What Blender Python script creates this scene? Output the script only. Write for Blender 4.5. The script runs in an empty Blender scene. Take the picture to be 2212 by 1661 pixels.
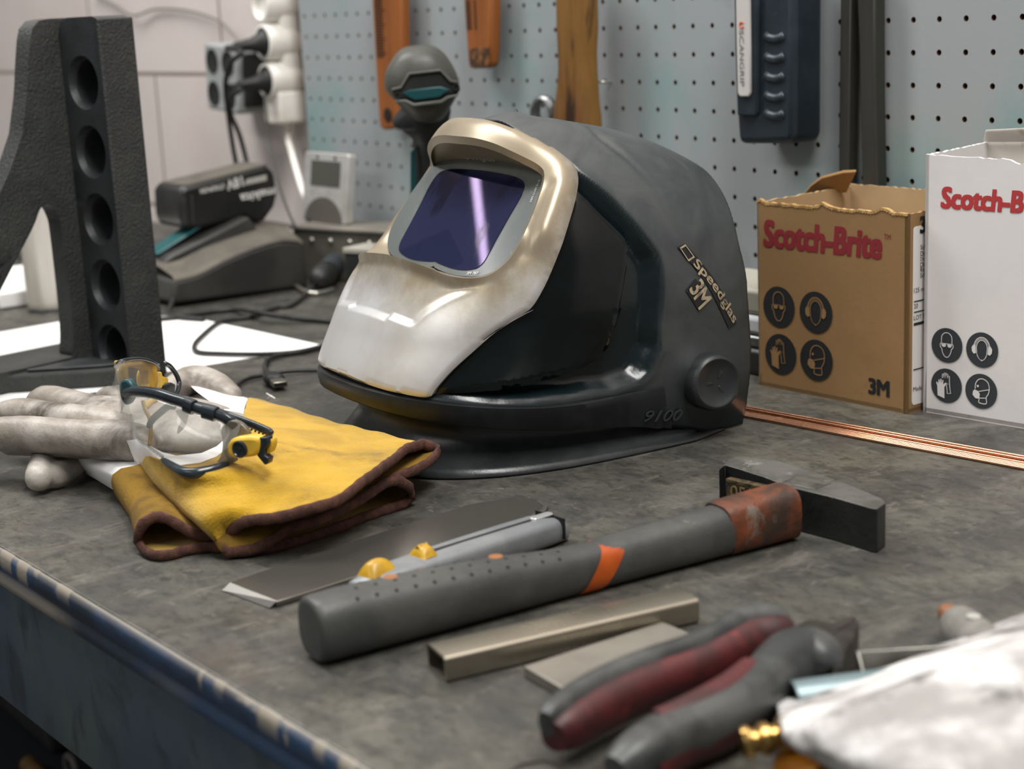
import bpy, bmesh, math, random
import numpy as np
from mathutils import Vector, Matrix
from mathutils.bvhtree import BVHTree
from mathutils.geometry import delaunay_2d_cdt

random.seed(7)
SC = bpy.context.scene
COL = SC.collection
PI = math.pi
HB = 0.90                                   # height of the bench top above the floor

# ------------------------------------------------------------------ camera
CAM_R = np.array([[0.5950927, 0.8022937, -0.0467932],      # right
                  [0.1547338, -0.1715189, -0.9729536],     # down
                  [-0.7886204, 0.5717571, -0.2262116]])    # forward
CAM_P = np.array([1.1680815, -1.0324037, 0.0246186 + 0.28 + HB])
FPX = 3506.97
cam_data = bpy.data.cameras.new('camera')
cam = bpy.data.objects.new('camera', cam_data)
COL.objects.link(cam)
cam.matrix_world = Matrix((
    (CAM_R[0][0], -CAM_R[1][0], -CAM_R[2][0], CAM_P[0]),
    (CAM_R[0][1], -CAM_R[1][1], -CAM_R[2][1], CAM_P[1]),
    (CAM_R[0][2], -CAM_R[1][2], -CAM_R[2][2], CAM_P[2]),
    (0, 0, 0, 1)))
cam_data.sensor_width = 36.0
cam_data.sensor_fit = 'HORIZONTAL'
cam_data.lens = 36.0 * FPX / 2212.0
cam_data.clip_start = 0.02
cam_data.dof.use_dof = True
cam_data.dof.focus_distance = 1.08
cam_data.dof.aperture_fstop = 7.5
SC.camera = cam

# ------------------------------------------------------------------ light of the workshop
SC.view_settings.view_transform = 'Standard'
SC.view_settings.look = 'None'
SC.view_settings.gamma = 1.0
SC.view_settings.use_curve_mapping = False
SC.view_settings.exposure = 0.0
world = bpy.data.worlds.new('workshop')
SC.world = world
world.use_nodes = True
world.node_tree.nodes['Background'].inputs[0].default_value = (0.97, 0.985, 1.0, 1)
world.node_tree.nodes['Background'].inputs[1].default_value = 0.20

def area_light(name, loc, target, sx, sy, power, color=(1, 0.985, 0.96)):
    l = bpy.data.lights.new(name, 'AREA')
    l.shape = 'RECTANGLE'; l.size = sx; l.size_y = sy; l.energy = power; l.color = color
    o = bpy.data.objects.new(name, l); COL.objects.link(o)
    o.location = loc
    o.rotation_euler = (Vector(target) - Vector(loc)).to_track_quat('-Z', 'Y').to_euler()
    return o
area_light('ceiling_tube_light', (-1.0, -0.85, 3.0), (0.05, -0.35, 0.9), 0.45, 1.6, 52)
area_light('ceiling_tube_light', (1.2, -0.6, 3.0), (0.6, -0.35, 0.9), 0.45, 1.5, 60)
area_light('ceiling_tube_light', (0.2, -3.0, 3.0), (0.2, -0.2, 1.0), 2.6, 0.35, 22)

# slim tube far to the left, the one mirrored as a thin streak in the visor
tl_ = bpy.data.lights.new('ceiling_tube_light', 'AREA'); tl_.shape = 'RECTANGLE'; tl_.size = .016; tl_.size_y = 1.1; tl_.energy = 1.1; tl_.color = (1, .97, .95)
tl_o = bpy.data.objects.new('ceiling_tube_light', tl_); COL.objects.link(tl_o)
_tz = Vector((.62, .20, -.30)).normalized(); _ty = Vector((.30, -.80, -.42)); _ty = (_ty - _tz * _ty.dot(_tz)).normalized(); _tx = _ty.cross(-_tz)
tl_o.matrix_world = Matrix((( _tx[0], _ty[0], -_tz[0], -3.55), (_tx[1], _ty[1], -_tz[1], -1.17), (_tx[2], _ty[2], -_tz[2], 2.86), (0, 0, 0, 1)))

# ------------------------------------------------------------------ pixel helpers (2212 x 1661 frame)
def ray(x, y):
    return CAM_R.T @ np.array([(x - 1106) / FPX, (y - 830.5) / FPX, 1.0])
def at_z(x, y, h=0.0):                      # point seen at a pixel, h above the bench top
    d = ray(x, y); return CAM_P + d * ((HB + h - CAM_P[2]) / d[2])
def at_y(x, y, v):
    d = ray(x, y); return CAM_P + d * ((v - CAM_P[1]) / d[1])
def at_x(x, y, v):
    d = ray(x, y); return CAM_P + d * ((v - CAM_P[0]) / d[0])
def at_plane(x, y, p0, n):
    d = ray(x, y); return CAM_P + d * (np.dot(np.asarray(p0) - CAM_P, n) / np.dot(d, n))
def at_d(x, y, dist):
    return CAM_P + ray(x, y) * dist
def depth_of(p):
    return float(CAM_R[2] @ (np.asarray(p) - CAM_P))
def V(*a):
    return np.array(a if len(a) > 1 else a[0], float)
def nrm(v):
    v = np.asarray(v, float); return v / np.linalg.norm(v)

# ------------------------------------------------------------------ objects
WM = {}                                     # world matrices of what has been linked so far
def tag(o, label=None, cat=None, group=None, kind=None):
    if label: o['label'] = label
    if cat: o['category'] = cat
    if group: o['group'] = group
    if kind: o['kind'] = kind
    return o
def thing(name, label, cat, loc=(0, 0, 0), rotz=0.0, group=None):
    o = bpy.data.objects.new(name, None); COL.objects.link(o)
    o.empty_display_size = 0.02
    o.location = [float(v) for v in loc]; o.rotation_euler = (0, 0, rotz)
    WM[o] = Matrix.Translation(o.location) @ Matrix.Rotation(rotz, 4, 'Z')
    return tag(o, label, cat, group)

def link_mesh(name, me, mat, parent=None, world=True, smooth=None, bevel=0.0, seg=2, loc=None):
    """world=True: vertices are in world space; they are taken into the parent's space."""
    o = bpy.data.objects.new(name, me); COL.objects.link(o)
    if parent is not None:
        o.parent = parent
        if world: me.transform(WM[parent].inverted())
        WM[o] = WM[parent].copy()
    else:
        if loc is None and world and len(me.vertices):
            co = np.empty(len(me.vertices) * 3); me.vertices.foreach_get('co', co); co = co.reshape(-1, 3)
            loc = ((co[:, 0].min() + co[:, 0].max()) / 2, (co[:, 1].min() + co[:, 1].max()) / 2, co[:, 2].min())
        loc = Vector([float(v) for v in (loc if loc is not None else (0, 0, 0))])
        if world: me.transform(Matrix.Translation(-loc))
        o.location = loc
        WM[o] = Matrix.Translation(loc)
    if mat is not None:
        for m in (mat if isinstance(mat, (list, tuple)) else [mat]): me.materials.append(m)
    if bevel:
        b = o.modifiers.new('bevel', 'BEVEL'); b.width = bevel; b.segments = seg
        b.limit_method = 'ANGLE'; b.angle_limit = math.radians(40); b.harden_normals = False
    if smooth is True:
        for p in me.polygons: p.use_smooth = True
    elif smooth is not None or bevel:
        ang = math.radians(smooth if smooth not in (None, True) else 35)
        for p in me.polygons: p.use_smooth = True
        try: me.set_sharp_from_angle(angle=ang)
        except Exception: pass
    return o
def mesh_of(verts, faces):
    me = bpy.data.meshes.new('m')
    me.from_pydata([tuple(float(c) for c in v) for v in verts], [], [tuple(int(i) for i in f) for f in faces])
    me.validate(); me.update()
    return me

class MB:
    """collects shapes into one mesh"""
    def __init__(s): s.v = []; s.f = []; s.m = []
    def add(s, vs, fs, mi=0):
        b = len(s.v); s.v += [tuple(float(c) for c in v) for v in vs]
        for f in fs: s.f.append(tuple(b + int(i) for i in f)); s.m.append(mi)
        return s
    def box(s, c, size, R=None, mi=0):
        c = V(c); hx, hy, hz = [q / 2 for q in size]
        P = [V(x, y, z) for z in (-hz, hz) for x, y in ((-hx, -hy), (hx, -hy), (hx, hy), (-hx, hy))]
        if R is not None: P = [np.asarray(R) @ p for p in P]
        return s.add([c + p for p in P], [(3, 2, 1, 0), (4, 5, 6, 7), (0, 1, 5, 4), (1, 2, 6, 5), (2, 3, 7, 6), (3, 0, 4, 7)], mi)
    def hexa(s, P, mi=0):                   # 8 points: bottom loop (4), top loop (4)
        return s.add(P, [(3, 2, 1, 0), (4, 5, 6, 7), (0, 1, 5, 4), (1, 2, 6, 5), (2, 3, 7, 6), (3, 0, 4, 7)], mi)
    def prism(s, poly, o, ex, ey, ez, h0, h1, mi=0):   # polygon in the ex,ey plane, from h0 to h1 along ez
        n = len(poly); o, ex, ey, ez = V(o), V(ex), V(ey), V(ez)
        a = [o + ex * p[0] + ey * p[1] + ez * h0 for p in poly]; b = [o + ex * p[0] + ey * p[1] + ez * h1 for p in poly]
        fs = [tuple(range(n))[::-1], tuple(range(n, 2 * n))] + [(i, (i + 1) % n, n + (i + 1) % n, n + i) for i in range(n)]
        return s.add(a + b, fs, mi)
    def loft(s, rings, closed=True, caps=True, mi=0):
        n = len(rings[0]); vs = [p for r in rings for p in r]; fs = []
        for i in range(len(rings) - 1):
            for j in range(n if closed else n - 1):
                k = (j + 1) % n; fs.append((i * n + j, i * n + k, (i + 1) * n + k, (i + 1) * n + j))
        if caps and closed:
            fs.append(tuple(range(n))[::-1]); e = (len(rings) - 1) * n; fs.append(tuple(range(e, e + n)))
        return s.add(vs, fs, mi)
    def tube(s, path, r, n=12, caps=True, up=None, flat=1.0, mi=0, expo=2.0):
        path = [V(p) for p in path]; m = len(path)
        rs = r if hasattr(r, '__len__') else [r] * m
        fl = flat if hasattr(flat, '__len__') else [flat] * m
        rings = []; prev = None
        for i, p in enumerate(path):
            t = nrm(path[min(i + 1, m - 1)] - path[max(i - 1, 0)])
            if prev is None:
                u = V(up) if up is not None else (V(0, 0, 1) if abs(t[2]) < .9 else V(1, 0, 0))
            else: u = prev if up is None else V(up)
            a = u - t * np.dot(u, t); a = nrm(a); b = np.cross(t, a); prev = a
            ring = []
            for k in range(n):
                w = 2 * PI * k / n; c, q = math.cos(w), math.sin(w)
                if expo != 2.0:
                    c = math.copysign(abs(c) ** (2 / expo), c); q = math.copysign(abs(q) ** (2 / expo), q)
                rx, ry = (rs[i] if not hasattr(rs[i], '__len__') else rs[i][0]), (rs[i] * fl[i] if not hasattr(rs[i], '__len__') else rs[i][1])
                ring.append(p + a * c * ry + b * q * rx)
            rings.append(ring)
        return s.loft(rings, True, caps, mi)
    def lathe(s, prof, o, axis, n=24, mi=0, caps=True):   # prof: (radius, along)
        o = V(o); t = nrm(axis); u = V(0, 0, 1) if abs(t[2]) < .9 else V(1, 0, 0)
        a = nrm(u - t * np.dot(u, t)); b = np.cross(t, a)
        rings = [[o + t * h + (a * math.cos(2 * PI * k / n) + b * math.sin(2 * PI * k / n)) * max(r, 1e-5) for k in range(n)] for r, h in prof]
        return s.loft(rings, True, caps, mi)
    def grid(s, rows, mi=0):
        return s.loft(rows, closed=False, caps=False, mi=mi)
    def mesh(s):
        me = mesh_of(s.v, s.f)
        if any(s.m):
            for p, m in zip(me.polygons, s.m): p.material_index = m
        return me
    def link(s, name, mat, parent=None, **k):
        return link_mesh(name, s.mesh(), mat, parent, **k)

def spline(pts, n=8, closed=False):         # Catmull-Rom through points
    P = [V(p) for p in pts]; m = len(P); out = []
    for i in range(m if closed else m - 1):
        if closed: a, b, c, d = P[(i - 1) % m], P[i], P[(i + 1) % m], P[(i + 2) % m]
        else: a, b, c, d = P[max(i - 1, 0)], P[i], P[i + 1], P[min(i + 2, m - 1)]
        for k in range(n):
            t = k / n
            out.append(0.5 * ((2 * b) + (c - a) * t + (2 * a - 5 * b + 4 * c - d) * t * t + (3 * b - a - 3 * c + d) * t ** 3))
    if not closed: out.append(P[-1])
    return out
def resample(pts, n, closed=False):
    P = np.array([V(p) for p in pts]); 
    if closed: P = np.vstack([P, P[:1]])
    L = np.concatenate([[0], np.cumsum(np.linalg.norm(np.diff(P, axis=0), axis=1))])
    t = np.linspace(0, L[-1], n + (1 if closed else 0))
    Q = np.stack([np.interp(t, L, P[:, k]) for k in range(P.shape[1])], 1)
    return Q[:-1] if closed else Q
def rrect(w, h, r, n=5, cx=0, cy=0):        # rounded rectangle outline
    out = []
    for sx, sy, a0 in ((1, 1, 0), (-1, 1, 90), (-1, -1, 180), (1, -1, 270)):
        for k in range(n + 1):
            a = math.radians(a0 + 90 * k / n)
            out.append((cx + sx * (w / 2 - r) + r * math.cos(a), cy + sy * (h / 2 - r) + r * math.sin(a)))
    return out
def surf(rows, nu=6, nv=6):                 # smooth surface through rows of 3D points
    cols = [spline(r, nu) for r in rows]
    m = len(cols[0])
    tr = [spline([c[j] for c in cols], nv) for j in range(m)]
    return [[tr[j][i] for j in range(m)] for i in range(len(tr[0]))]
def copy_tree(o, parent=None):
    c = o.copy(); COL.objects.link(c)
    if parent is not None: c.parent = parent
    for ch in list(o.children): copy_tree(ch, c)
    return c

# ------------------------------------------------------------------ materials
def lin(c):
    if isinstance(c, str):
        c = c.lstrip('#'); c = [int(c[i:i + 2], 16) / 255 for i in (0, 2, 4)]
    return tuple((v / 12.92 if v <= .04045 else ((v + .055) / 1.055) ** 2.4) for v in c) + (1,)
MATS = {}
def mat(name, c, rough=0.5, metal=0.0, c2=None, scale=20.0, lo=0.4, hi=0.65, bump=0.0, bscale=200.0, r2=None,
        coat=0.0, spec=0.5, tint=None, alpha=1.0, trans=0.0, ior=1.45, stretch=(1, 1, 1), c3=None, scale3=60.0, lo3=.6, hi3=.7, detail=6.0, sheen=0.0, dist=0.3):
    if name in MATS: return MATS[name]
    m = bpy.data.materials.new(name); m.use_nodes = True
    nt = m.node_tree; N = nt.nodes; L = nt.links; b = N['Principled BSDF']
    b.inputs['Base Color'].default_value = lin(c); b.inputs['Roughness'].default_value = rough
    b.inputs['Metallic'].default_value = metal; b.inputs['Specular IOR Level'].default_value = spec
    b.inputs['Coat Weight'].default_value = coat; b.inputs['Coat Roughness'].default_value = 0.08
    b.inputs['Alpha'].default_value = alpha; b.inputs['Transmission Weight'].default_value = trans; b.inputs['IOR'].default_value = ior
    if tint: b.inputs['Specular Tint'].default_value = lin(tint); b.inputs['Coat Tint'].default_value = lin(tint)
    if sheen: b.inputs['Sheen Weight'].default_value = sheen; b.inputs['Sheen Roughness'].default_value = .5
    tc = N.new('ShaderNodeTexCoord'); mp = N.new('ShaderNodeMapping'); mp.inputs['Scale'].default_value = stretch
    L.new(tc.outputs['Object'], mp.inputs['Vector'])
    def noise(sc, det=detail, d=dist):
        n = N.new('ShaderNodeTexNoise'); n.inputs['Scale'].default_value = sc; n.inputs['Detail'].default_value = det
        n.inputs['Roughness'].default_value = .62; n.inputs['Distortion'].default_value = d
        L.new(mp.outputs[0], n.inputs['Vector']); return n
    def ramp(src, a, z):
        r = N.new('ShaderNodeMapRange'); r.inputs[1].default_value = a; r.inputs[2].default_value = z
        r.interpolation_type = 'SMOOTHSTEP'; L.new(src, r.inputs[0]); return r.outputs[0]
    col = None
    if c2 is not None:
        f = ramp(noise(scale).outputs['Fac'], lo, hi)
        mx = N.new('ShaderNodeMix'); mx.data_type = 'RGBA'; mx.inputs[6].default_value = lin(c); mx.inputs[7].default_value = lin(c2)
        L.new(f, mx.inputs[0]); col = mx.outputs[2]
        if r2 is not None:
            mr = N.new('ShaderNodeMapRange'); mr.inputs[3].default_value = rough; mr.inputs[4].default_value = r2
            L.new(f, mr.inputs[0]); L.new(mr.outputs[0], b.inputs['Roughness'])
        if c3 is not None:
            f3 = ramp(noise(scale3, 8.0, .6).outputs['Fac'], lo3, hi3)
            m3 = N.new('ShaderNodeMix'); m3.data_type = 'RGBA'; L.new(col, m3.inputs[6]); m3.inputs[7].default_value = lin(c3)
            L.new(f3, m3.inputs[0]); col = m3.outputs[2]
        L.new(col, b.inputs['Base Color'])
    if bump:
        bp = N.new('ShaderNodeBump'); bp.inputs['Strength'].default_value = bump; bp.inputs['Distance'].default_value = .002
        L.new(noise(bscale, 4.0, 0).outputs['Fac'], bp.inputs['Height']); L.new(bp.outputs[0], b.inputs['Normal'])
    MATS[name] = m
    return m

# ------------------------------------------------------------------ lettering
def text_mesh(s, bold=0.0, shear=0.0, extrude=0.0, spacing=1.0):
    cu = bpy.data.curves.new('t', 'FONT'); cu.body = s; cu.size = 1; cu.offset = bold; cu.shear = shear
    cu.extrude = extrude; cu.space_character = spacing; cu.resolution_u = 3
    to = bpy.data.objects.new('t', cu); COL.objects.link(to)
    me = bpy.data.meshes.new_from_object(to)
    bpy.data.objects.remove(to); bpy.data.curves.remove(cu)
    return me
def text_on(name, s, mt, parent, o, right, up, h, w=None, bold=0.0, shear=0.0, lift=0.0004, depth=0.0, center=False, spacing=1.0, wrap=None):
    """lettering in the plane right/up: lower left corner at o, cap height about h, fitted to width w"""
    me = text_mesh(s, 0.0, shear, 0.0, spacing)
    n = len(me.vertices); co = np.empty(n * 3); me.vertices.foreach_get('co', co); co = co.reshape(-1, 3)
    x0, x1, y0, y1 = co[:, 0].min() - bold, co[:, 0].max() + bold, co[:, 1].min() - bold * .6, co[:, 1].max() + bold * .6
    k = h / (y1 - y0); kx = k if w is None else w / (x1 - x0)
    if bold:                                # heavy face: the glyphs struck several times, slightly shifted
        fs = [tuple(p.vertices) for p in me.polygons]; V_ = []; F_ = []
        for dx, dy in ((0, 0), (-1, .6), (1, .6), (-1, -.6), (1, -.6), (0, .6), (0, -.6), (-.5, 0), (.5, 0)):
            b_ = len(V_); V_ += [(c[0] + dx * bold, c[1] + dy * bold, len(V_) / n * 1e-5) for c in co]; F_ += [tuple(b_ + i for i in f) for f in fs]
        bpy.data.meshes.remove(me); me = mesh_of(V_, F_); n = len(me.vertices); co = np.array(V_)
    X = (co[:, 0] - x0) * kx; Y = (co[:, 1] - y0) * k
    if center: X -= (x1 - x0) * kx / 2; Y -= h / 2
    right, up = nrm(right), nrm(up); nn = np.cross(right, up)
    P = V(o) + X[:, None] * right + Y[:, None] * up + (lift + co[:, 2:3]) * nn
    if wrap is not None: P = np.array([wrap(p) for p in P])
    me.vertices.foreach_set('co', P.ravel()); me.update()
    if depth:
        bm = bmesh.new(); bm.from_mesh(me)
        r = bmesh.ops.extrude_face_region(bm, geom=bm.faces[:])
        for v in r['geom']:
            if isinstance(v, bmesh.types.BMVert): v.co += Vector(nn * depth)
        bm.to_mesh(me); bm.free()
    return link_mesh(name, me, mt, parent)
# ================================================================== the room
def brick_material():
    m = bpy.data.materials.new('painted blocks'); m.use_nodes = True; nt = m.node_tree; N = nt.nodes; L = nt.links; b = N['Principled BSDF']
    tc = N.new('ShaderNodeTexCoord'); mp = N.new('ShaderNodeMapping')
    mp.inputs['Rotation'].default_value = (PI / 2, 0, 0)
    L.new(tc.outputs['Object'], mp.inputs['Vector'])
    br = N.new('ShaderNodeTexBrick'); br.offset = 0.5; br.inputs['Scale'].default_value = 1.0
    br.inputs['Brick Width'].default_value = .468; br.inputs['Row Height'].default_value = .203
    br.inputs['Mortar Size'].default_value = .0035; br.inputs['Mortar Smooth'].default_value = .3
    br.inputs['Color1'].default_value = lin('#d3c8c4'); br.inputs['Color2'].default_value = lin('#ccc2bd'); br.inputs['Mortar'].default_value = lin('#8a7d74')
    L.new(mp.outputs[0], br.inputs['Vector'])
    no = N.new('ShaderNodeTexNoise'); no.inputs['Scale'].default_value = 6; no.inputs['Detail'].default_value = 8
    L.new(tc.outputs['Object'], no.inputs['Vector'])
    mr = N.new('ShaderNodeMapRange'); mr.inputs[1].default_value = .45; mr.inputs[2].default_value = .75; mr.inputs[4].default_value = .35; L.new(no.outputs['Fac'], mr.inputs[0])
    mx = N.new('ShaderNodeMix'); mx.data_type = 'RGBA'; mx.inputs[7].default_value = lin('#b7a79c'); L.new(mr.outputs[0], mx.inputs[0]); L.new(br.outputs['Color'], mx.inputs[6])
    L.new(mx.outputs[2], b.inputs['Base Color']); b.inputs['Roughness'].default_value = .7
    bp = N.new('ShaderNodeBump'); bp.inputs['Strength'].default_value = .6; bp.inputs['Distance'].default_value = .004; bp.invert = True
    L.new(br.outputs['Fac'], bp.inputs['Height']); L.new(bp.outputs[0], b.inputs['Normal'])
    return m
YW = 0.03
w = MB().box((-2.2, YW + .06, 1.6), (9.6, .12, 3.2)).link('wall_back', brick_material(), loc=(-1.422, YW, HB + .23 - .203 * 6))
tag(w, kind='structure')
fl = MB().box((-2.2, -2.2, -.02), (9.6, 4.8, .04)).link('floor', mat('concrete', '#4a4844', .7, c2='#3a3835', scale=3, bump=.2))
tag(fl, kind='structure')

# pegboard with real holes, 25.4 mm apart, hole grid through the calibration origin
PB = 0.0254
def pegboard():
    m = MB(); x0, x1, z0, z1 = -26, 22, -14, 12
    R = .0024; n = 12; ZC = HB + .28
    T = .004
    c8 = [(math.cos(2 * PI * (k + .5) / n), math.sin(2 * PI * (k + .5) / n)) for k in range(n)]
    def sq(c, s, h):
        q = max(abs(c), abs(s)); return c / q * h, s / q * h
    for i in range(x0, x1):
        for j in range(z0, z1):
            cx, cz = i * PB, ZC + j * PB
            if cz - PB / 2 < HB + .004: continue
            f = [(cx + c * R, 0, cz + s * R) for c, s in c8]; bk = [(p[0], T, p[2]) for p in f]
            o = []
            for k in range(n):
                a, b2 = sq(*c8[k], PB / 2); o.append((cx + a, 0, cz + b2))
            cor = [(cx + PB / 2, 0, cz + PB / 2), (cx - PB / 2, 0, cz + PB / 2), (cx - PB / 2, 0, cz - PB / 2), (cx + PB / 2, 0, cz - PB / 2)]
            vs = f + o + bk + cor
            fs = []; mi = []
            for k in range(n):
                k2 = (k + 1) % n
                fs.append((k, n + k, n + k2, k2)); mi.append(0)
                fs.append((k, k2, 2 * n + k2, 2 * n + k)); mi.append(1)
            base = len(m.v); m.v += vs
            for q, mm in zip(fs, mi): m.f.append(tuple(base + t for t in q)); m.m.append(mm)
            for c in range(4):                  # corner triangle of the cell
                d2 = [((vs[n + k][0] - cor[c][0]) ** 2 + (vs[n + k][2] - cor[c][2]) ** 2, k) for k in range(n)]
                ks = sorted(k for _, k in sorted(d2)[:2])
                if ks == [0, n - 1]: ks = [n - 1, 0]
                m.f.append((base + n + ks[0], base + 3 * n + c, base + n + ks[1])); m.m.append(0)
    lo, hi = x0 * PB - PB / 2, (x1 - .5) * PB
    zz = [ZC + j * PB - PB / 2 for j in range(z0, z1) if ZC + j * PB - PB / 2 >= HB + .004]
    zl, zh = min(zz), max(zz) + PB
    m.add([(lo, 0, zl), (lo, T, zl), (lo, T, zh), (lo, 0, zh)], [(0, 1, 2, 3)])
    m.add([(lo, 0, zh), (lo, T, zh), (hi, T, zh), (hi, 0, zh)], [(0, 1, 2, 3)])
    me = m.mesh()
    bm = bmesh.new(); bm.from_mesh(me); bmesh.ops.remove_doubles(bm, verts=bm.verts[:], dist=1e-5); bmesh.ops.recalc_face_normals(bm, faces=bm.faces[:])
    bm.to_mesh(me); bm.free()
    pm = mat('pegboard paint', '#94989a', .55, c2='#7d9695', scale=3.2, lo=.46, hi=.66, c3='#74767a', scale3=9, lo3=.62, hi3=.78, bump=.05, bscale=300)
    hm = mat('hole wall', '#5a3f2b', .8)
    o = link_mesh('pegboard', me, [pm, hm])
    tag(o, 'grey and teal perforated tool board on the wall behind the bench', 'pegboard')
    # dark sheet added in the gap behind the board to stand in for shade
    b = MB().box(((lo + hi) / 2, .016, (zl + zh) / 2), (hi - lo - .01, .004, zh - zl - .01)).link('gap_shade', mat('dark backing', '#241a14', .9), o)
    return o
pegboard()

# ================================================================== the bench
def bench_top_material():
    m = bpy.data.materials.new('worn steel top'); m.use_nodes = True; nt = m.node_tree; N = nt.nodes; L = nt.links; b = N['Principled BSDF']
    tc = N.new('ShaderNodeTexCoord')
    def noise(sc, det, rough=.6, dist=0., st=(1, 1, 1), rot=0):
        mp = N.new('ShaderNodeMapping'); mp.inputs['Scale'].default_value = st; mp.inputs['Rotation'].default_value = (0, 0, rot); L.new(tc.outputs['Object'], mp.inputs[0])
        n = N.new('ShaderNodeTexNoise'); n.inputs['Scale'].default_value = sc; n.inputs['Detail'].default_value = det; n.inputs['Roughness'].default_value = rough; n.inputs['Distortion'].default_value = dist
        L.new(mp.outputs[0], n.inputs[0]); return n.outputs['Fac']
    def mr(s, a, z, c=0, d=1):
        r = N.new('ShaderNodeMapRange'); r.interpolation_type = 'SMOOTHSTEP'; r.inputs[1].default_value = a; r.inputs[2].default_value = z; r.inputs[3].default_value = c; r.inputs[4].default_value = d; L.new(s, r.inputs[0]); return r.outputs[0]
    def mix(f, a, c):
        x = N.new('ShaderNodeMix'); x.data_type = 'RGBA'; L.new(f, x.inputs[0])
        for i, q in ((6, a), (7, c)):
            if isinstance(q, str): x.inputs[i].default_value = lin(q)
            else: L.new(q, x.inputs[i])
        return x.outputs[2]
    c = mix(mr(noise(7, 9, .65, .8), .38, .66), '#403f3a', '#5d5b51')
    c = mix(mr(noise(20, 10, .68, .35, (1, 2.0, 1), .6), .44, .68, 0, .85), c, '#31322f')
    c = mix(mr(noise(60, 8, .7, .4, (1, 2.5, 1), -.5), .58, .72, 0, .75), c, '#716e64')
    c = mix(mr(noise(80, 9, .75, .3, (1, 1.6, 1), .3), .46, .66, 0, .75), c, '#2a2a27')
    c = mix(mr(noise(4, 6, .6, .5), .46, .70, 0, .6), c, '#34332f')
    c = mix(mr(noise(9, 8, .65, .4, (2.5, 1, 1), .9), .52, .70, 0, .5), c, '#77736a')
    c = mix(mr(noise(11, 7, .6, .8), .6, .72, 0, .6), c, '#4c4138')
    c = mix(mr(noise(45, 9, .72, .3, (1.8, 1, 1), .9), .55, .70, 0, .55), c, '#6f6b61')
    c = mix(mr(noise(700, 2, .5), .74, .78, 0, .8), c, '#99968b')
    c = mix(mr(noise(260, 3, .5), .70, .76, 0, .7), c, '#23231f')
    L.new(c, b.inputs['Base Color'])
    L.new(mr(noise(18, 9, .7, .8), .35, .7, .38, .62), b.inputs['Roughness'])
    b.inputs['Metallic'].default_value = .15
    bp = N.new('ShaderNodeBump'); bp.inputs['Strength'].default_value = .12; bp.inputs['Distance'].default_value = .001; L.new(noise(240, 6), bp.inputs['Height']); L.new(bp.outputs[0], b.inputs['Normal'])
    return m
def blue_paint():
    m = mat('chipped blue paint', '#36434f', .5, c2='#444e4f', scale=9, lo=.4, hi=.65, c3='#2a3036', scale3=25, lo3=.5, hi3=.7, bump=.12, bscale=60, stretch=(1, 1, .6))
    return m
def edge_paint():
    return mat('worn blue edge', '#29405c', .45, c2='#202a38', scale=18, lo=.4, hi=.6, c3='#8d8678', scale3=30, lo3=.60, hi3=.66, bump=.3, bscale=80, stretch=(.5, 1, 1))
# front edge measured a degree and three quarters out of line with the wall
def yf(x): return -.7345 + (x - .219) * .0306
bench = thing('workbench', 'long workbench with worn dark steel top and chipped blue front edge', 'workbench', (0, -.37, 0))
XL, XR = -2.3, 1.9
top = MB().hexa([(XL, yf(XL), HB - .004), (XR, yf(XR), HB - .004), (XR, YW - .002, HB - .004), (XL, YW - .002, HB - .004),
                 (XL, yf(XL), HB), (XR, yf(XR), HB), (XR, YW - .002, HB), (XL, YW - .002, HB)])
top.link('bench_top', bench_top_material(), bench, bevel=.0015)
# rolled front edge: profile (out, z) swept along the front, with dents
prof = [(0, -.0002), (.0022, -.0012), (.0034, -.004), (.0036, -.009), (.003, -.0125), (.0008, -.0145), (-.0018, -.0165), (.0008, -.0185), (.0022, -.0205), (.0018, -.0245), (-.001, -.027)]
rows = []; chip = []; run = [0.0, 0.0]; NE = 1400
for i in range(NE):
    x = XL + (XR - XL) * i / (NE - 1)
    if run[0] <= 0 and random.random() < .05: run = [random.randint(2, 7), random.uniform(.6, 3.2)]
    run[0] -= 1; d_ = run[1] if run[0] > 0 else .35
    low = .8 + .8 * math.sin(x * 9) + .5 * math.sin(x * 31)
    for k, (a, z) in enumerate(prof):
        chip.append(max(0, min(1, d_ + .75 - k * .8)) if k < 5 else (max(0, min(.8, low - .5)) if 6 < k < 10 else 0))
    rows.append([V(x, yf(x) - .0005 - a + (.0004 if run[0] > 0 and k < 4 else 0), HB + z) for k, (a, z) in enumerate(prof)])
er = MB().grid(rows).link('edge_roll', edge_paint(), bench, smooth=True)
at_ = er.data.attributes.new('chip', 'FLOAT', 'POINT'); at_.data.foreach_set('value', chip)
def chip_nodes(m):
    nt = m.node_tree; N = nt.nodes; L = nt.links; b = N['Principled BSDF']; src = b.inputs['Base Color'].links[0].from_socket
    at = N.new('ShaderNodeAttribute'); at.attribute_name = 'chip'
    mx = N.new('ShaderNodeMix'); mx.data_type = 'RGBA'; L.new(at.outputs['Fac'], mx.inputs[0]); L.new(src, mx.inputs[6]); mx.inputs[7].default_value = lin('#8b8376'); L.new(mx.outputs[2], b.inputs['Base Color'])
chip_nodes(er.data.materials[0])
ap = MB().hexa([(XL, yf(XL) + .003, HB - .113), (XR, yf(XR) + .003, HB - .113), (XR, yf(XR) + .008, HB - .113), (XL, yf(XL) + .008, HB - .113),
                (XL, yf(XL) - .0005, HB - .024), (XR, yf(XR) - .0005, HB - .024), (XR, yf(XR) + .008, HB - .0045), (XL, yf(XL) + .008, HB - .0045)])
ap.link('front_apron', blue_paint(), bench, bevel=.001)
for x in (-2.2, 1.8):
    for y in (-.62, -.06):
        MB().box((x, y, (HB - .004) / 2), (.07, .07, HB - .004)).link('leg', blue_paint(), bench, bevel=.003)
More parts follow.
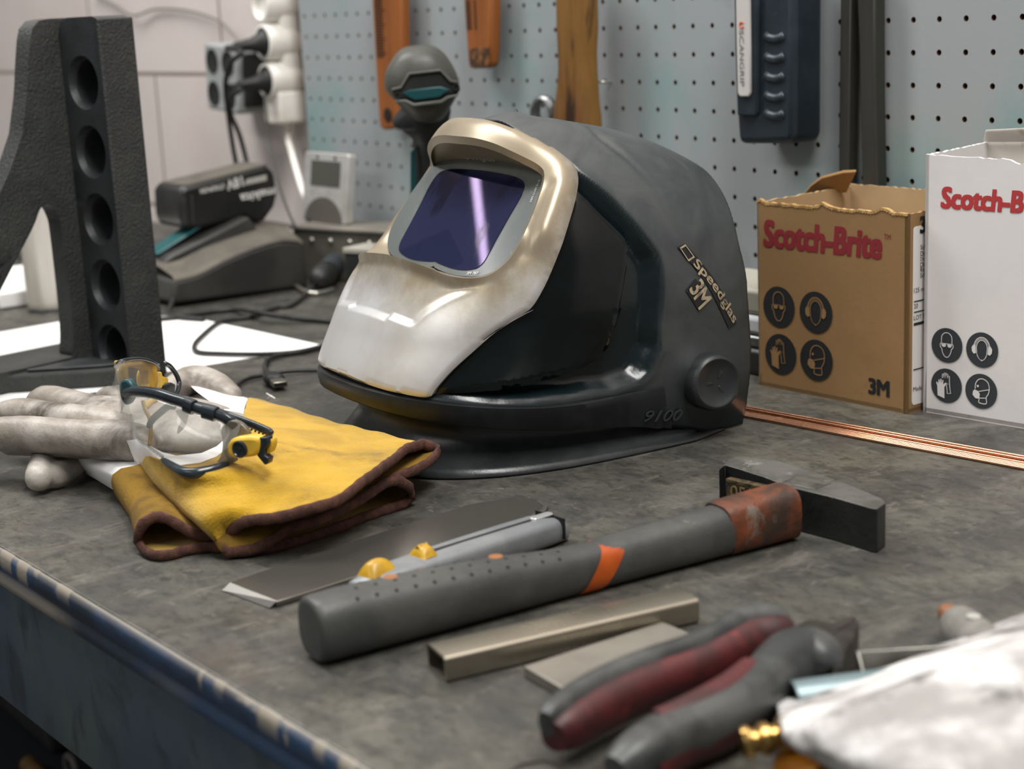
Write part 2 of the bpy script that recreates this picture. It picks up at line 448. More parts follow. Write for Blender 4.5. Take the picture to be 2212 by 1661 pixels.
# ================================================================== welding helmet
HY = math.radians(-5.7781)
HLv = V(math.cos(HY), math.sin(HY), 0); HFv = V(math.sin(HY), -math.cos(HY), 0); HL0 = .255
def h2w(p):                                  # helmet (side, forward, up) -> world
    p = np.atleast_2d(np.asarray(p, float))
    return (HL0 + p[:, :1]) * HLv + p[:, 1:2] * HFv + p[:, 2:3] * V(0, 0, 1) + V(0, 0, HB)
def w2h(q):
    q = np.asarray(q, float) - V(0, 0, HB); return V(q @ HLv - HL0, q @ HFv, q[2])
def pchip(t):
    a = np.array(t); x, y = a[:, 0], a[:, 1]; h = np.diff(x); d = np.diff(y) / h; m = np.zeros(len(x)); m[0] = d[0]; m[-1] = d[-1]
    for i in range(1, len(x) - 1):
        m[i] = 0 if d[i - 1] * d[i] <= 0 else (h[i - 1] + h[i]) / (h[i - 1] / d[i - 1] + h[i] / d[i])
    def f(z):
        z = np.clip(z, x[0], x[-1]); i = np.clip(np.searchsorted(x, z) - 1, 0, len(x) - 2); t = (z - x[i]) / h[i]
        return (2 * t**3 - 3 * t**2 + 1) * y[i] + (t**3 - 2 * t**2 + t) * h[i] * m[i] + (-2 * t**3 + 3 * t**2) * y[i + 1] + (t**3 - t**2) * h[i] * m[i + 1]
    return f
_W = [(-.03, .106), (0, .108), (.05, .112), (.10, .112), (.14, .107), (.17, .096), (.19, .084), (.21, .063), (.222, .043), (.229, .02), (.232, .0)]
_F = [(-.03, .42), (0, .428), (.05, .433), (.09, .412), (.13, .382), (.17, .352), (.20, .33), (.217, .312), (.226, .295), (.23, .282), (.232, .27)]
_B = [(-.03, .0), (.10, .03), (.15, .06), (.18, .09), (.20, .125), (.215, .165), (.225, .21), (.23, .245), (.232, .27)]
_n, _ws, _wt, _fs, _ft, _bs, _bt, _ra, _rb, _fc = 2.7456, 1.04, 1.0031, .0214, .0373, .0904, .0735, .1785, .0569, .293
_W = [(z, w_ * (_ws + (_wt - _ws) * max(0, z - .1) / .13)) for z, w_ in _W]
_F = [(z, F + _fs + (_ft - _fs) * max(0, z - .05) / .18) for z, F in _F]
_B = [(z, F + _bs + (_bt - _bs) * max(0, z) / .232) for z, F in _B]; _B[-1] = (.232, _F[-1][1] - 1e-4)
_B = [(z, min(F, _F[-1][1] - 2e-4 * (8 - i))) for i, (z, F) in enumerate(_B)]
fW, fF, fB = pchip(_W), pchip(_F), pchip(_B)
HTOP = .232
def section(z, ph):
    z = np.asarray(z, float)
    fc = np.clip(_fc, fB(z) + 1e-6, fF(z) - 1e-6); c, s = np.cos(ph), np.sin(ph)
    u = fW(z) * np.sign(s) * np.abs(s) ** (2 / _n); r = np.where(c > 0, fF(z) - fc, fc - fB(z))
    return np.stack([u, fc + r * np.sign(c) * np.abs(c) ** (2 / _n), z + 0 * ph], -1)
_pr = pchip([(.10, 120.1), (.125, 122.6), (.15, 128.5), (.172, 140), (.19, 160), (.203, 174), (.212, 180), (.24, 180)])
def phi_rear(z):
    if np.ndim(z) == 0 and z > .10: return math.radians(min(180.0, float(_pr(z))))
    fc = np.clip(_fc, fB(z) + 1e-6, fF(z) - 1e-6); Fr = _ra + _rb * z + .013 * (1 - np.clip(z / .06, 0, 1)) ** 1.5
    q = np.clip((fc - Fr) / np.maximum(fc - fB(z), 1e-6), 0, 1)
    return PI - np.arccos(np.clip(q, 0, 1) ** (_n / 2))
def sstep(a, b, x):
    t = np.clip((np.asarray(x, float) - a) / (b - a), 0, 1); return t * t * (3 - 2 * t)
# even spacing round every section
_zt = -.03 + (HTOP + .03 - 1e-5) * (1 - (1 - np.linspace(0, 1, 260)) ** 2.2)
_pd = np.sort(np.concatenate([np.linspace(-PI, PI, 1200)] + [q_ + np.sign(np.linspace(-1, 1, 201)) * np.abs(np.linspace(-1, 1, 201)) ** 3 * .25 for q_ in (0, PI / 2, -PI / 2)]))
_pd = _pd[(_pd >= -PI) & (_pd <= PI)]
def _even(lim):
    out = []
    for z in _zt:
        l = lim(z); ph = np.clip(_pd, -l, l); P_ = section(z, ph)
        L_ = np.concatenate([[0], np.cumsum(np.linalg.norm(np.diff(P_, axis=0), axis=1))]); h = L_[-1] / 2
        out.append(((L_ - h) / max(h, 1e-9), ph))
    return out
_tab = _even(lambda z: float(phi_rear(z))); _tabf = _even(lambda z: PI)
def sec(z, s, tab=None):
    t = tab or _tab; i = int(np.abs(_zt - z).argmin()); return section(z, np.interp(s, t[i][0], t[i][1]))
# dense base surface for ray casting
NZ, NP = 170, 241
zz = -.03 + (HTOP + .03 - 1e-5) * (1 - (1 - np.linspace(0, 1, NZ)) ** 2.2)
base = np.array([sec(z, np.linspace(-1, 1, NP), _tabf) for z in zz])
HO = V(0, .31, .07)
def scaled(off):
    d = base - HO; r = np.linalg.norm(d, axis=-1, keepdims=True); return HO + d * (1 + off / r)
_fcs = [(i * NP + j, i * NP + j + 1, (i + 1) * NP + j + 1, (i + 1) * NP + j) for i in range(NZ - 1) for j in range(NP - 1)]
_bv = {}
def bvh(off=0.0):
    if off not in _bv: _bv[off] = BVHTree.FromPolygons([tuple(p) for p in scaled(off).reshape(-1, 3)], _fcs)
    return _bv[off]
_cp = w2h(CAM_P)
def hpix(x, y, off=0.0):                     # pixel -> helmet space point on the shell
    d = ray(x, y); dh = V(d @ HLv, d @ HFv, d[2])
    h = bvh(off).ray_cast(Vector(_cp), Vector(dh))
    return None if h[0] is None else np.array(h[0])
AX = nrm((0, .82, .57)); E1 = V(1, 0, 0); E2 = np.cross(AX, E1) * -1 if np.cross(AX, E1)[2] < 0 else np.cross(AX, E1)
def to_ab(p):
    d = nrm(np.asarray(p) - HO); th = math.acos(max(-1, min(1, d @ AX))); s = max(math.sin(th), 1e-9)
    return np.array([d @ E1, d @ E2]) * th / s
def from_ab(a):
    th = math.hypot(*a)
    if th < 1e-9: return AX.copy()
    return AX * math.cos(th) + (E1 * a[0] + E2 * a[1]) * math.sin(th) / th
def lift(a, off=0.0):
    d = from_ab(a); h = bvh().ray_cast(Vector(HO), Vector(d))
    r = h[3] if h[0] is not None else .12
    return HO + d * (r + off)
def pix_ab(pts, off=0.0):
    out = []
    for x, y in pts:
        p = hpix(x, y, off)
        if p is not None: out.append(to_ab(p))
    return np.array(out)
def mirror(half, c=0.0):                            # half outline from top centre to bottom centre, +side -> closed outline
    h = np.array(half, float); h[0, 0] = c; h[-1, 0] = c
    m = h[1:-1][::-1].copy(); m[:, 0] = 2 * c - m[:, 0]
    return np.vstack([h, m])
def inside(P, poly):
    P = np.atleast_2d(P); r = np.zeros(len(P), bool); n = len(poly)
    for i in range(n):
        a, b = poly[i], poly[(i + 1) % n]
        c = (a[1] > P[:, 1]) != (b[1] > P[:, 1])
        with np.errstate(divide='ignore', invalid='ignore'):
            xx = (b[0] - a[0]) * (P[:, 1] - a[1]) / (b[1] - a[1]) + a[0]
        r ^= c & (P[:, 0] < xx)
    return r
def pdist(P, poly, closed=True):
    P = np.atleast_2d(P); d = np.full(len(P), 1e9); n = len(poly)
    for i in range(n if closed else n - 1):
        a, b = np.asarray(poly[i]), np.asarray(poly[(i + 1) % n]); e = b - a; L2 = max(e @ e, 1e-12)
        t = np.clip(((P - a) @ e) / L2, 0, 1); d = np.minimum(d, np.linalg.norm(P - a - t[:, None] * e, axis=1))
    return d
RM = .135                                    # metres per radian of the (a,b) chart
def chart(outline, holes=(), sp=.022):
    """triangulated region of the chart: points, triangles, boundary loops"""
    loops = [resample(outline, max(12, int(np.linalg.norm(np.diff(np.vstack([outline, outline[:1]]), axis=0), axis=1).sum() / (sp * .8))), True)]
    for h in holes: loops.append(resample(h, max(12, int(np.linalg.norm(np.diff(np.vstack([h, h[:1]]), axis=0), axis=1).sum() / (sp * .8))), True))
    pts = []; ed = []; idx = []
    for l in loops:
        b = len(pts); pts += list(l); n = len(l); ed += [(b + i, b + (i + 1) % n) for i in range(n)]; idx.append(list(range(b, b + n)))
    lo, hi = loops[0].min(0), loops[0].max(0)
    G = np.array([(x + (sp / 2 if k % 2 else 0), y) for k, y in enumerate(np.arange(lo[1], hi[1], sp * .87)) for x in np.arange(lo[0], hi[0], sp)])
    ok = inside(G, loops[0])
    for h in loops[1:]: ok &= ~inside(G, h)
    G = G[ok]
    for l in loops: G = G[pdist(G, l) > sp * .55]
    pts += list(G)
    r = delaunay_2d_cdt([Vector((float(p[0]), float(p[1]))) for p in pts], ed, [], 0, 1e-7)
    P = np.array([(v.x, v.y) for v in r[0]]); T = [tuple(t) for t in r[2]]
    cen = np.array([P[list(t)].mean(0) for t in T]); k = inside(cen, loops[0])
    for h in loops[1:]: k &= ~inside(cen, h)
    T = [t if np.cross(P[t[1]] - P[t[0]], P[t[2]] - P[t[0]]) > 0 else t[::-1] for t, kk in zip(T, k) if kk]
    inv = {}
    for new, olds in enumerate(r[3]):
        for o_ in olds: inv[o_] = new
    return P, T, [[inv[i] for i in l] for l in idx], loops
helm = thing('welding_helmet', 'black welding helmet with silver front and dark blue visor, standing beside the yellow gloves', 'welding helmet', h2w((0, .30, 0))[0])
def hpart(name, P3, faces, mt, parent=None, smooth=True, **k):
    return link_mesh(name, mesh_of(h2w(np.array(P3)), faces), mt, parent or helm, smooth=smooth, **k)
def patch(name, outline, mt, off, holes=(), sp=.022, skirt=.006, parent=None, smooth=45):
    P, T, loops, raw = chart(outline, holes, sp)
    O = off(P, raw); P3 = [lift(p, o) for p, o in zip(P, O)]; T = list(T)
    for li, l in enumerate(loops):
        b = len(P3); P3 += [lift(P[i], O[i] - skirt) for i in l]; n = len(l)
        for i in range(n):
            q = (l[i], l[(i + 1) % n], b + (i + 1) % n, b + i); T.append(q if li else q[::-1])
    o = hpart(name, P3, T, mt, parent, smooth=smooth)
    bm = bmesh.new(); bm.from_mesh(o.data); bmesh.ops.recalc_face_normals(bm, faces=bm.faces[:]); bm.to_mesh(o.data); bm.free()
    return o
def c3(X, Y): return (680 + X / 3.0757, 220 + Y / 3.0757)      # coordinates read off enlarged views of the photograph
def c4(X, Y): return (1100 + X / 3.0767, 220 + Y / 3.0767)
def c5(X, Y): return (680 + X / 2.1686, 640 + Y / 2.169)

# outlines on the shell, visible half, top centre to bottom centre
ridge1 = [c4(*p) for p in [(415, 400), (470, 450), (540, 500), (650, 590), (750, 690), (850, 800), (940, 920), (1000, 1010), (1028, 1100), (1035, 1250), (1025, 1380), (1005, 1500)]] + \
         [c5(*p) for p in [(1625, 250), (1580, 360), (1530, 410), (1400, 455), (1200, 490), (1000, 515), (850, 520), (700, 505), (530, 485), (400, 440)]]
ridge2 = [c4(*p) for p in [(505, 160), (560, 220), (650, 290), (750, 370), (850, 460), (940, 550), (1040, 660), (1130, 770), (1220, 890), (1300, 1000), (1370, 1100), (1430, 1220)]]
win_px = [c4(*p) for p in [(430, 560), (480, 603), (560, 680), (650, 770), (720, 840), (775, 900), (797, 970), (790, 1100), (765, 1250), (740, 1380), (715, 1500)]] + \
         [c5(*p) for p in [(1445, 50), (1410, 150), (1380, 240), (1330, 300), (1250, 340), (1150, 380), (1000, 420), (850, 445), (700, 457), (520, 462)]] + \
         [c5(*p) for p in [(600, 350), (760, 200), (900, 90)]] + [c3(1350, 1380), c3(1500, 1100), c3(1620, 800), c3(1690, 600)]
silver_px = [c3(*p) for p in [(1060, 140), (1150, 147), (1300, 190), (1500, 280), (1650, 362), (1720, 420), (1746, 480), (1748, 560), (1720, 700), (1660, 900), (1600, 1060), (1540, 1200), (1480, 1310), (1430, 1375), (1350, 1430), (1200, 1520), (1100, 1600)]] + \
            [c5(*p) for p in [(1030, 60), (930, 110), (830, 180), (740, 260), (640, 350), (560, 440), (527, 476), (400, 457), (300, 433), (215, 408)]]
r1 = pix_ab(ridge1, .001); r2 = pix_ab(ridge2, .001); wn = pix_ab(win_px, 0.0); sv = pix_ab(silver_px, .005)
r1poly = np.vstack([r1, [r1[-1] * [0, 1]], [[0, r1[0][1] - .40]], [r1[0] - [.10, .12]]])
def both(f):                                 # evaluate on the visible half, mirrored
    return lambda P: f(np.abs(P) * [1, 0] + np.asarray(P) * [0, 1])
kn_ab = pix_ab([(1530, 822)], .004)[0]
r2y = r2[0][1]
r2 = np.vstack([[[0, r2[0][1] + .10]], [[r2[0][0] * .6, r2[0][1] + .06]], r2])
r2poly = np.vstack([r2, [[r2[-1][0] + 5, r2[-1][1] - .25]], [[6, 6]], [[0, 6]]])
def shell_relief(P):
    d1 = pdist(P, r1, False) * RM; in1 = inside(P, r1poly)
    o = np.where(in1, -.0112 * sstep(.0005, .0120, d1), 0) + .0014 * np.exp(-(d1 / .004) ** 2)
    o = np.where(inside(P, wn), np.minimum(o, -.010 * sstep(0, .006, pdist(P, wn) * RM)), o)
    d2 = pdist(P, r2, False) * RM; in2 = inside(P, r2poly)
    fade = sstep(-.05, -.0, P[:, 1] - r2[-1][1] + .25)
    ft = 1 - sstep(r2y - .03, r2y + .07, P[:, 1])
    o += ft * (np.where(in2, -.0042 * sstep(0, .006, d2), 0) + .0006 * np.exp(-(d2 / .004) ** 2))
    # soft folds of the head cover
    o += np.where(in2, .0020 * np.sin(P[:, 0] * 7 + P[:, 1] * 10) * sstep(.01, .04, d2) * (1 - sstep(.05, .09, d2)) * ft, 0)
    dk = np.linalg.norm(P - kn_ab, axis=1) * RM
    o += .006 * np.exp(-(dk / .026) ** 2)
    return o
relief = both(shell_relief)
# ---- shell
NS, NK = 250, 160
_sg = np.linspace(0, 1, 801)
def s_of(p):
    return float(_sg[np.linalg.norm(sec(p[2], _sg) - [abs(p[0]), p[1], p[2]], axis=1).argmin()])
def edge_curve(px_):                         # a line read along the lower edge -> height as a function of |s|
    q_ = sorted((s_of(p), p[2]) for p in (hpix(x, y, .003) for x, y in px_) if p is not None)
    o_ = [q_[0]]
    for a_, z_ in q_[1:]:
        if a_ > o_[-1][0] + .015: o_.append((a_, z_))
    return pchip([(-.01, o_[0][1])] + o_ if o_[0][0] > .0 else o_)
_zb = edge_curve([(775, 868), (842, 890), (950, 912), (1100, 925), (1240, 924), (1372, 917), (1480, 927), (1545, 938), (1580, 937)])
_zr = edge_curve([(775, 830), (830, 845), (890, 858), (930, 864), (1000, 872), (1100, 877), (1200, 874), (1300, 862)])
def zbottom(s): return max(.0012, float(_zb(abs(s))))
def rim_h(s): return max(.004, float(_zr(abs(s))) - zbottom(s)) if abs(s) < .75 else .014
S = np.linspace(-1, 1, NS); P3 = []
for k in range(NK):
    g = 1 - (1 - k / (NK - 1)) ** 2.0
    for s in S:
        z = zbottom(s) + (HTOP - 2e-5 - zbottom(s)) * g
        P3.append(sec(z, s))
P3 = np.array(P3); AB = np.array([to_ab(p) for p in P3]); off = relief(AB)
D = P3 - HO; P3 = P3 + D / np.linalg.norm(D, axis=1, keepdims=True) * off[:, None]
fc_ = [(k * NS + i, k * NS + i + 1, (k + 1) * NS + i + 1, (k + 1) * NS + i) for k in range(NK - 1) for i in range(NS - 1)]
black = mat('helmet black', '#26292a', .36, c2='#313434', scale=14, lo=.35, hi=.7, r2=.48, c3='#5a5c5a', scale3=90, lo3=.66, hi3=.74, bump=.06, bscale=500)
sh = hpart('shell', P3, fc_, black)
bm = bmesh.new(); bm.from_mesh(sh.data); bmesh.ops.remove_doubles(bm, verts=bm.verts[:], dist=2e-5); bmesh.ops.recalc_face_normals(bm, faces=bm.faces[:]); bm.to_mesh(sh.data); bm.free()
# dust and scuffs on the outer band and crown, clean plastic in the recess
def dust_nodes(m):
    nt = m.node_tree; N = nt.nodes; L = nt.links; b = N['Principled BSDF']; src = b.inputs['Base Color'].links[0].from_socket
    at = N.new('ShaderNodeAttribute'); at.attribute_name = 'dust'
    tc = N.new('ShaderNodeTexCoord'); no = N.new('ShaderNodeTexNoise'); no.inputs['Scale'].default_value = 16; no.inputs['Detail'].default_value = 9; no.inputs['Roughness'].default_value = .7; no.inputs['Distortion'].default_value = 1.2; L.new(tc.outputs['Object'], no.inputs[0])
    m1 = N.new('ShaderNodeMapRange'); m1.inputs[1].default_value = .3; m1.inputs[2].default_value = .62; m1.inputs[3].default_value = .45; L.new(no.outputs['Fac'], m1.inputs[0])
    mu = N.new('ShaderNodeMath'); mu.operation = 'MULTIPLY'; L.new(at.outputs['Fac'], mu.inputs[0]); L.new(m1.outputs[0], mu.inputs[1])
    mx = N.new('ShaderNodeMix'); mx.data_type = 'RGBA'; L.new(mu.outputs[0], mx.inputs[0]); mx.inputs[6].default_value = lin('#0c181a'); mx.inputs[7].default_value = lin('#464949')
    m2 = N.new('ShaderNodeMix'); m2.data_type = 'RGBA'; m2.blend_type = 'LIGHTEN'; m2.inputs[0].default_value = .35; L.new(mx.outputs[2], m2.inputs[6]); L.new(src, m2.inputs[7])
    L.new(mx.outputs[2], b.inputs['Base Color'])
    mr = N.new('ShaderNodeMapRange'); mr.inputs[3].default_value = .22; mr.inputs[4].default_value = .52; L.new(mu.outputs[0], mr.inputs[0]); L.new(mr.outputs[0], b.inputs['Roughness'])
dust_nodes(black)
_ab = np.array([to_ab(w2h(np.array(WM[sh] @ v.co))) for v in sh.data.vertices]); _ab[:, 0] = np.abs(_ab[:, 0])
_zz = np.array([w2h(np.array(WM[sh] @ v.co))[2] for v in sh.data.vertices])
_du = sstep(-.0035, .0025, np.where(inside(_ab, r1poly), -1, 1) * pdist(_ab, r1, False) * RM) * sstep(.004, .06, _zz) * (.75 + .25 * sstep(.05, .2, _zz)) + .25 * inside(_ab, r1poly) * 0
at_ = sh.data.attributes.new('dust', 'FLOAT', 'POINT'); at_.data.foreach_set('value', _du.astype(np.float32))
so = sh.modifiers.new('wall', 'SOLIDIFY'); so.thickness = .0022; so.offset = -1
# ---- lower rim band
rim = []
for s in np.linspace(-.78, .78, 150):
    ring = []; a = abs(s); e = 1 - sstep(.45, .76, a)
    for dz, out in [(1.0, -.003), (1.0, .0035), (.93, .0056), (.70, .0060), (.06, .0045), (-.09, .0028), (-.09, -.007)]:
        z = zbottom(s) + dz * rim_h(s); p = sec(z, s); d = nrm((p - HO) * [1, 1, 0]); ring.append(p + d * out * (.25 + .75 * e))
    rim.append(ring)
rimP = [p for r in rim for p in r]; k7 = 7
hpart('rim_band', rimP, [(i * k7 + j, (i + 1) * k7 + j, (i + 1) * k7 + j + 1, i * k7 + j + 1) for i in range(len(rim) - 1) for j in range(k7 - 1)], mat('rim black', '#141618', .42, c2='#1f2224', scale=30, r2=.5, spec=.3), smooth=50)
# ---- throat guard under the rim: dips in, then flares out to the bench
th = []
for s in np.linspace(-.93, .93, 120):
    a = abs(s); ring = []
    zb = zbottom(s); p0 = sec(.02, s); d = nrm((p0 - HO) * [1, 1, 0]); e = 1 - sstep(.80, .93, a)
    front = 1 - sstep(.35, .7, a)
    for t, out in [(0, -.006), (.25, -.009), (.5, -.007), (.72, -.001), (.9, .0065), (1.0, .0115)]:
        z = (zb + .004) * (1 - t) + .0012
        ring.append(sec(.02, s) * [1, 1, 0] + V(0, 0, z) + d * (out * (.3 + .7 * e) * (.4 + .6 * float(sstep(-.25, .3, s)) if out > 0 else 1) - .004 - .010 * front * math.sin(PI * t)))
    th.append(ring)
k6 = 6
tg_ = hpart('throat_guard', [p for r in th for p in r], [(i * k6 + j, (i + 1) * k6 + j, (i + 1) * k6 + j + 1, i * k6 + j + 1) for i in range(len(th) - 1) for j in range(k6 - 1)],
      mat('throat guard', '#222526', .27, c2='#2d3031', scale=20, bump=.08, bscale=400, r2=.34))
q = tg_.modifiers.new('wall', 'SOLIDIFY'); q.thickness = .0016; q.offset = 0
# ---- side windows
wbox = wn
dark_glass = mat('smoked window', '#080c0c', .12, c2='#0d1515', scale=10, r2=.2, spec=.35, c3='#454844', scale3=150, lo3=.73, hi3=.77)
woff = lambda P, raw: -.0012 - .0016 * (1 - sstep(0, .02, pdist(P, raw[0]) * RM * 10 / 10))
patch('side_window', wbox, dark_glass, lambda P, raw: -.0016 + .0016 * sstep(0, .003, pdist(P, raw[0]) * RM), skirt=.006, sp=.03)
patch('side_window', wbox[::-1] * [-1, 1], dark_glass, lambda P, raw: -.0016 + .0016 * sstep(0, .003, pdist(P, raw[0]) * RM), skirt=.006, sp=.03)

# ---- visor plane, from two heights of its side edge
side_px = [c3(1508, 490), c3(1440, 740), c3(1310, 1010)]
sp_ = np.array([hpix(x, y, -.001) for x, y in side_px])
A = np.stack([np.ones(len(sp_)), sp_[:, 2]], 1); (v0, v1), *_ = np.linalg.lstsq(A, sp_[:, 1], rcond=None)
v0 -= .003
VN = nrm((0, 1, -v1)); VP0 = V(0, v0, 0)
VU = nrm(np.cross(VN, E1)); VU = VU if VU[2] > 0 else -VU
def vpix(x, y, dn=0.0):                      # pixel -> (side, up) in the visor plane
    d = ray(x, y); dh = V(d @ HLv, d @ HFv, d[2]); p0 = VP0 + VN * dn
    p = _cp + dh * (((p0 - _cp) @ VN) / (dh @ VN)); q_ = p - VP0; return np.array([q_[0], q_ @ VU])
def v3(q_, dn=0.0): return VP0 + E1 * q_[0] + VU * q_[1] + VN * dn
lens_px = [c3(*p) for p in [(1080, 372), (1180, 386), (1250, 395), (1400, 430), (1480, 455), (1506, 480), (1508, 520), (1490, 600), (1440, 740), (1370, 900), (1310, 1010), (1240, 1090), (1150, 1150), (1050, 1168), (950, 1162), (860, 1140), (790, 1108), (735, 1085)]]
glass_px = [c3(*p) for p in [(1085, 452), (1150, 460), (1250, 477), (1340, 500), (1385, 530), (1388, 570), (1360, 640), (1290, 760), (1200, 920), (1135, 1040), (1100, 1085), (1060, 1108), (1000, 1116), (940, 1112), (870, 1092), (810, 1066), (745, 1046)]]
lens_h = np.array([vpix(*p) for p in lens_px]); glass_h = np.array([vpix(*p, .0006) for p in glass_px])
lens_o = resample(spline(mirror(lens_h, -.0055), 4, True), 140, True); glass_o = resample(spline(mirror(glass_h, -.0065), 4, True), 120, True)
def flat_cap(name, o2, d0, d1, mt, parent=None):
    n = len(o2); P = [v3(q_, d0) for q_ in o2] + [v3(q_, d1) for q_ in o2]
    return hpart(name, P, [tuple(range(n))[::-1] if False else tuple(range(n, 2 * n))] + [(i, (i + 1) % n, n + (i + 1) % n, n + i) for i in range(n)], mt, parent, smooth=30)
lensm = mat('visor plate', '#5f6463', .12, c2='#72736c', scale=12, lo=.45, hi=.7, r2=.22, coat=.5, c3='#a9aba7', scale3=60, lo3=.66, hi3=.76)
visor = flat_cap('visor', np.array(lens_o) * 1.006, -.003, 0, lensm)
glm = mat('dark filter glass', '#272c48', .02, c2='#131527', scale=15, lo=.50, hi=.58, stretch=(1.2, .6, .45), coat=.0, c3='#4a4f66', scale3=220, lo3=.74, hi3=.77, r2=.05, metal=.30, tint='#c890d8')
filt = flat_cap('filter_glass', glass_o, 0, .0005, glm, visor)
# ---- silver front with the visor opening
brow_px = [c3(*p) for p in [(1040, 254), (1100, 265), (1200, 295), (1300, 340), (1400, 388), (1470, 425), (1520, 470)]]
edge_px = [c3(*p) for p in [(1520, 540), (1500, 610), (1452, 745), (1382, 905), (1322, 1015), (1250, 1098), (1156, 1160), (1050, 1178), (945, 1171), (850, 1148), (780, 1115), (728, 1090)]]
op_half = pix_ab(brow_px + edge_px, .006)
opening = np.array(resample(spline(mirror(op_half, -.039), 3, True), 160, True))
crease = pix_ab([c3(*p) for p in [(1440, 520), (1530, 505), (1600, 510), (1630, 550), (1570, 700), (1510, 880), (1430, 1040), (1330, 1140), (1200, 1215), (1050, 1285), (900, 1340), (760, 1420), (680, 1490)]], .006)
crpoly = np.vstack([crease, [[0, crease[-1][1] - .02]], [[0, crease[0][1]]]])
def silver_off(P, raw):
    A_ = np.abs(P) * [1, 0] + P * [0, 1]
    dE = pdist(P, raw[0]) * RM; dO = pdist(P, raw[1]) * RM; dC = pdist(A_, crease, False) * RM; inC = inside(A_, crpoly)
    o = np.full(len(P), .0065)
    o -= np.where(inC, .0032 * sstep(0, .010, dC), 0) * sstep(.0, .012, dO + .004)
    o -= .0022 * (1 - sstep(0, .0020, dE))
    top = sstep(.25, .42, P[:, 1])
    o += top * .004 * np.exp(-((dO - .010) / .010) ** 2)
    # bead round the lower edge of the opening, nose bump in the middle
    o += (1 - top) * .0022 * np.exp(-(dO / .005) ** 2)
    nb = np.linalg.norm((P - [0, op_half[-1][1] - .06]) / [.16, .10], axis=1)
    o += .0035 * np.exp(-nb ** 2)
    return o
silver = mat('silver shell', '#c8c8c8', .33, metal=.42, c2='#b7b4ad', scale=9, lo=.45, hi=.72, coat=.0, r2=.34, c3='#59503f', scale3=320, lo3=.72, hi3=.76)
def silver_grime():
    """brown grime that has settled round the visor opening"""
    nt = silver.node_tree; N = nt.nodes; L = nt.links; b = N['Principled BSDF']
    src = b.inputs['Base Color'].links[0].from_socket
    at = N.new('ShaderNodeAttribute'); at.attribute_name = 'grime'
    tc = N.new('ShaderNodeTexCoord'); no = N.new('ShaderNodeTexNoise'); no.inputs['Scale'].default_value = 26; no.inputs['Detail'].default_value = 9; no.inputs['Roughness'].default_value = .68; L.new(tc.outputs['Object'], no.inputs[0])
    ad = N.new('ShaderNodeMath'); ad.operation = 'MULTIPLY_ADD'; ad.inputs[1].default_value = 1.5; ad.inputs[2].default_value = -.78; L.new(no.outputs['Fac'], ad.inputs[0])
    sm = N.new('ShaderNodeMath'); sm.operation = 'ADD'; L.new(at.outputs['Fac'], sm.inputs[0]); L.new(ad.outputs[0], sm.inputs[1])
    mr = N.new('ShaderNodeMapRange'); mr.inputs[1].default_value = .15; mr.inputs[2].default_value = .95; mr.inputs[4].default_value = .85; L.new(sm.outputs[0], mr.inputs[0])
    mx = N.new('ShaderNodeMix'); mx.data_type = 'RGBA'; L.new(mr.outputs[0], mx.inputs[0]); L.new(src, mx.inputs[6]); mx.inputs[7].default_value = lin('#8a7a5c')
    L.new(mx.outputs[2], b.inputs['Base Color'])
silver_grime()
front = patch('silver_front', np.array(resample(spline(mirror(sv), 3, True), 260, True)), silver, silver_off, holes=[opening], sp=.020, skirt=.006, smooth=50)
def set_grime(o, fn):
    at = o.data.attributes.new('grime', 'FLOAT', 'POINT'); W = WM[o]
    for i, v in enumerate(o.data.vertices): at.data[i].value = fn(w2h(np.array(W @ v.co)))
def grime_fn(p):
    a = to_ab(p); d = float(pdist([a], opening)[0]) * RM
    return .95 * math.exp(-(d / .030) ** 2) + .30 * float(sstep(.05, .35, a[1]))
set_grime(front, grime_fn)
# wall of the opening down to the visor plate
# the shell is open behind the visor
bm = bmesh.new(); bm.from_mesh(sh.data); bm.verts.ensure_lookup_table()
_lab = np.array([to_ab(v3(q_)) for q_ in lens_o]); _in = inside(_ab, opening) | (pdist(_ab, opening) * RM < .004) | inside(_ab, _lab) | (pdist(_ab, _lab) * RM < .003)
bmesh.ops.delete(bm, geom=[f for f in bm.faces if all(_in[v.index] for v in f.verts)], context='FACES')
bm.to_mesh(sh.data); bm.free()
n = len(opening); O3 = np.array([lift(p, o_) for p, o_ in zip(opening, silver_off(opening, [sv, opening]))])
lo3 = np.array([v3(q_, -.001) for q_ in lens_o * 1.0])
def ang(P): return np.unwrap(np.arctan2(P[:, 2] - P[:, 2].mean(), P[:, 0]))
lens_n = resample(lens_o, n, True); inn = np.array([v3(q_, -.0006) for q_ in lens_n])
if False:
  inn = []
Lang = np.array([math.atan2((q_[1] - lens_o[:, 1].mean()), q_[0]) for q_ in lens_o])
vu0 = lens_o[:, 1].mean()
for p in []:
    qv = p - VP0; a0 = math.atan2(qv @ VU - vu0, qv[0]); dd = np.abs((Lang - a0 + PI) % (2 * PI) - PI); inn.append(lo3[int(dd.argmin())])
inn = np.array([(inn[i - 1] + inn[i] * 2 + inn[(i + 1) % n]) / 4 for i in range(n)])
mid = O3 * .45 + inn * .55
mid[:, 1] += .001
brow = hpart('visor_surround', list(O3) + list(mid) + list(inn), [(i, (i + 1) % n, n + (i + 1) % n, n + i) for i in range(n)] + [(n + i, n + (i + 1) % n, 2 * n + (i + 1) % n, 2 * n + i) for i in range(n)], silver, smooth=True)
set_grime(brow, lambda p: 1.0)
bm = bmesh.new(); bm.from_mesh(brow.data); bmesh.ops.recalc_face_normals(bm, faces=bm.faces[:]); bm.to_mesh(brow.data); bm.free()
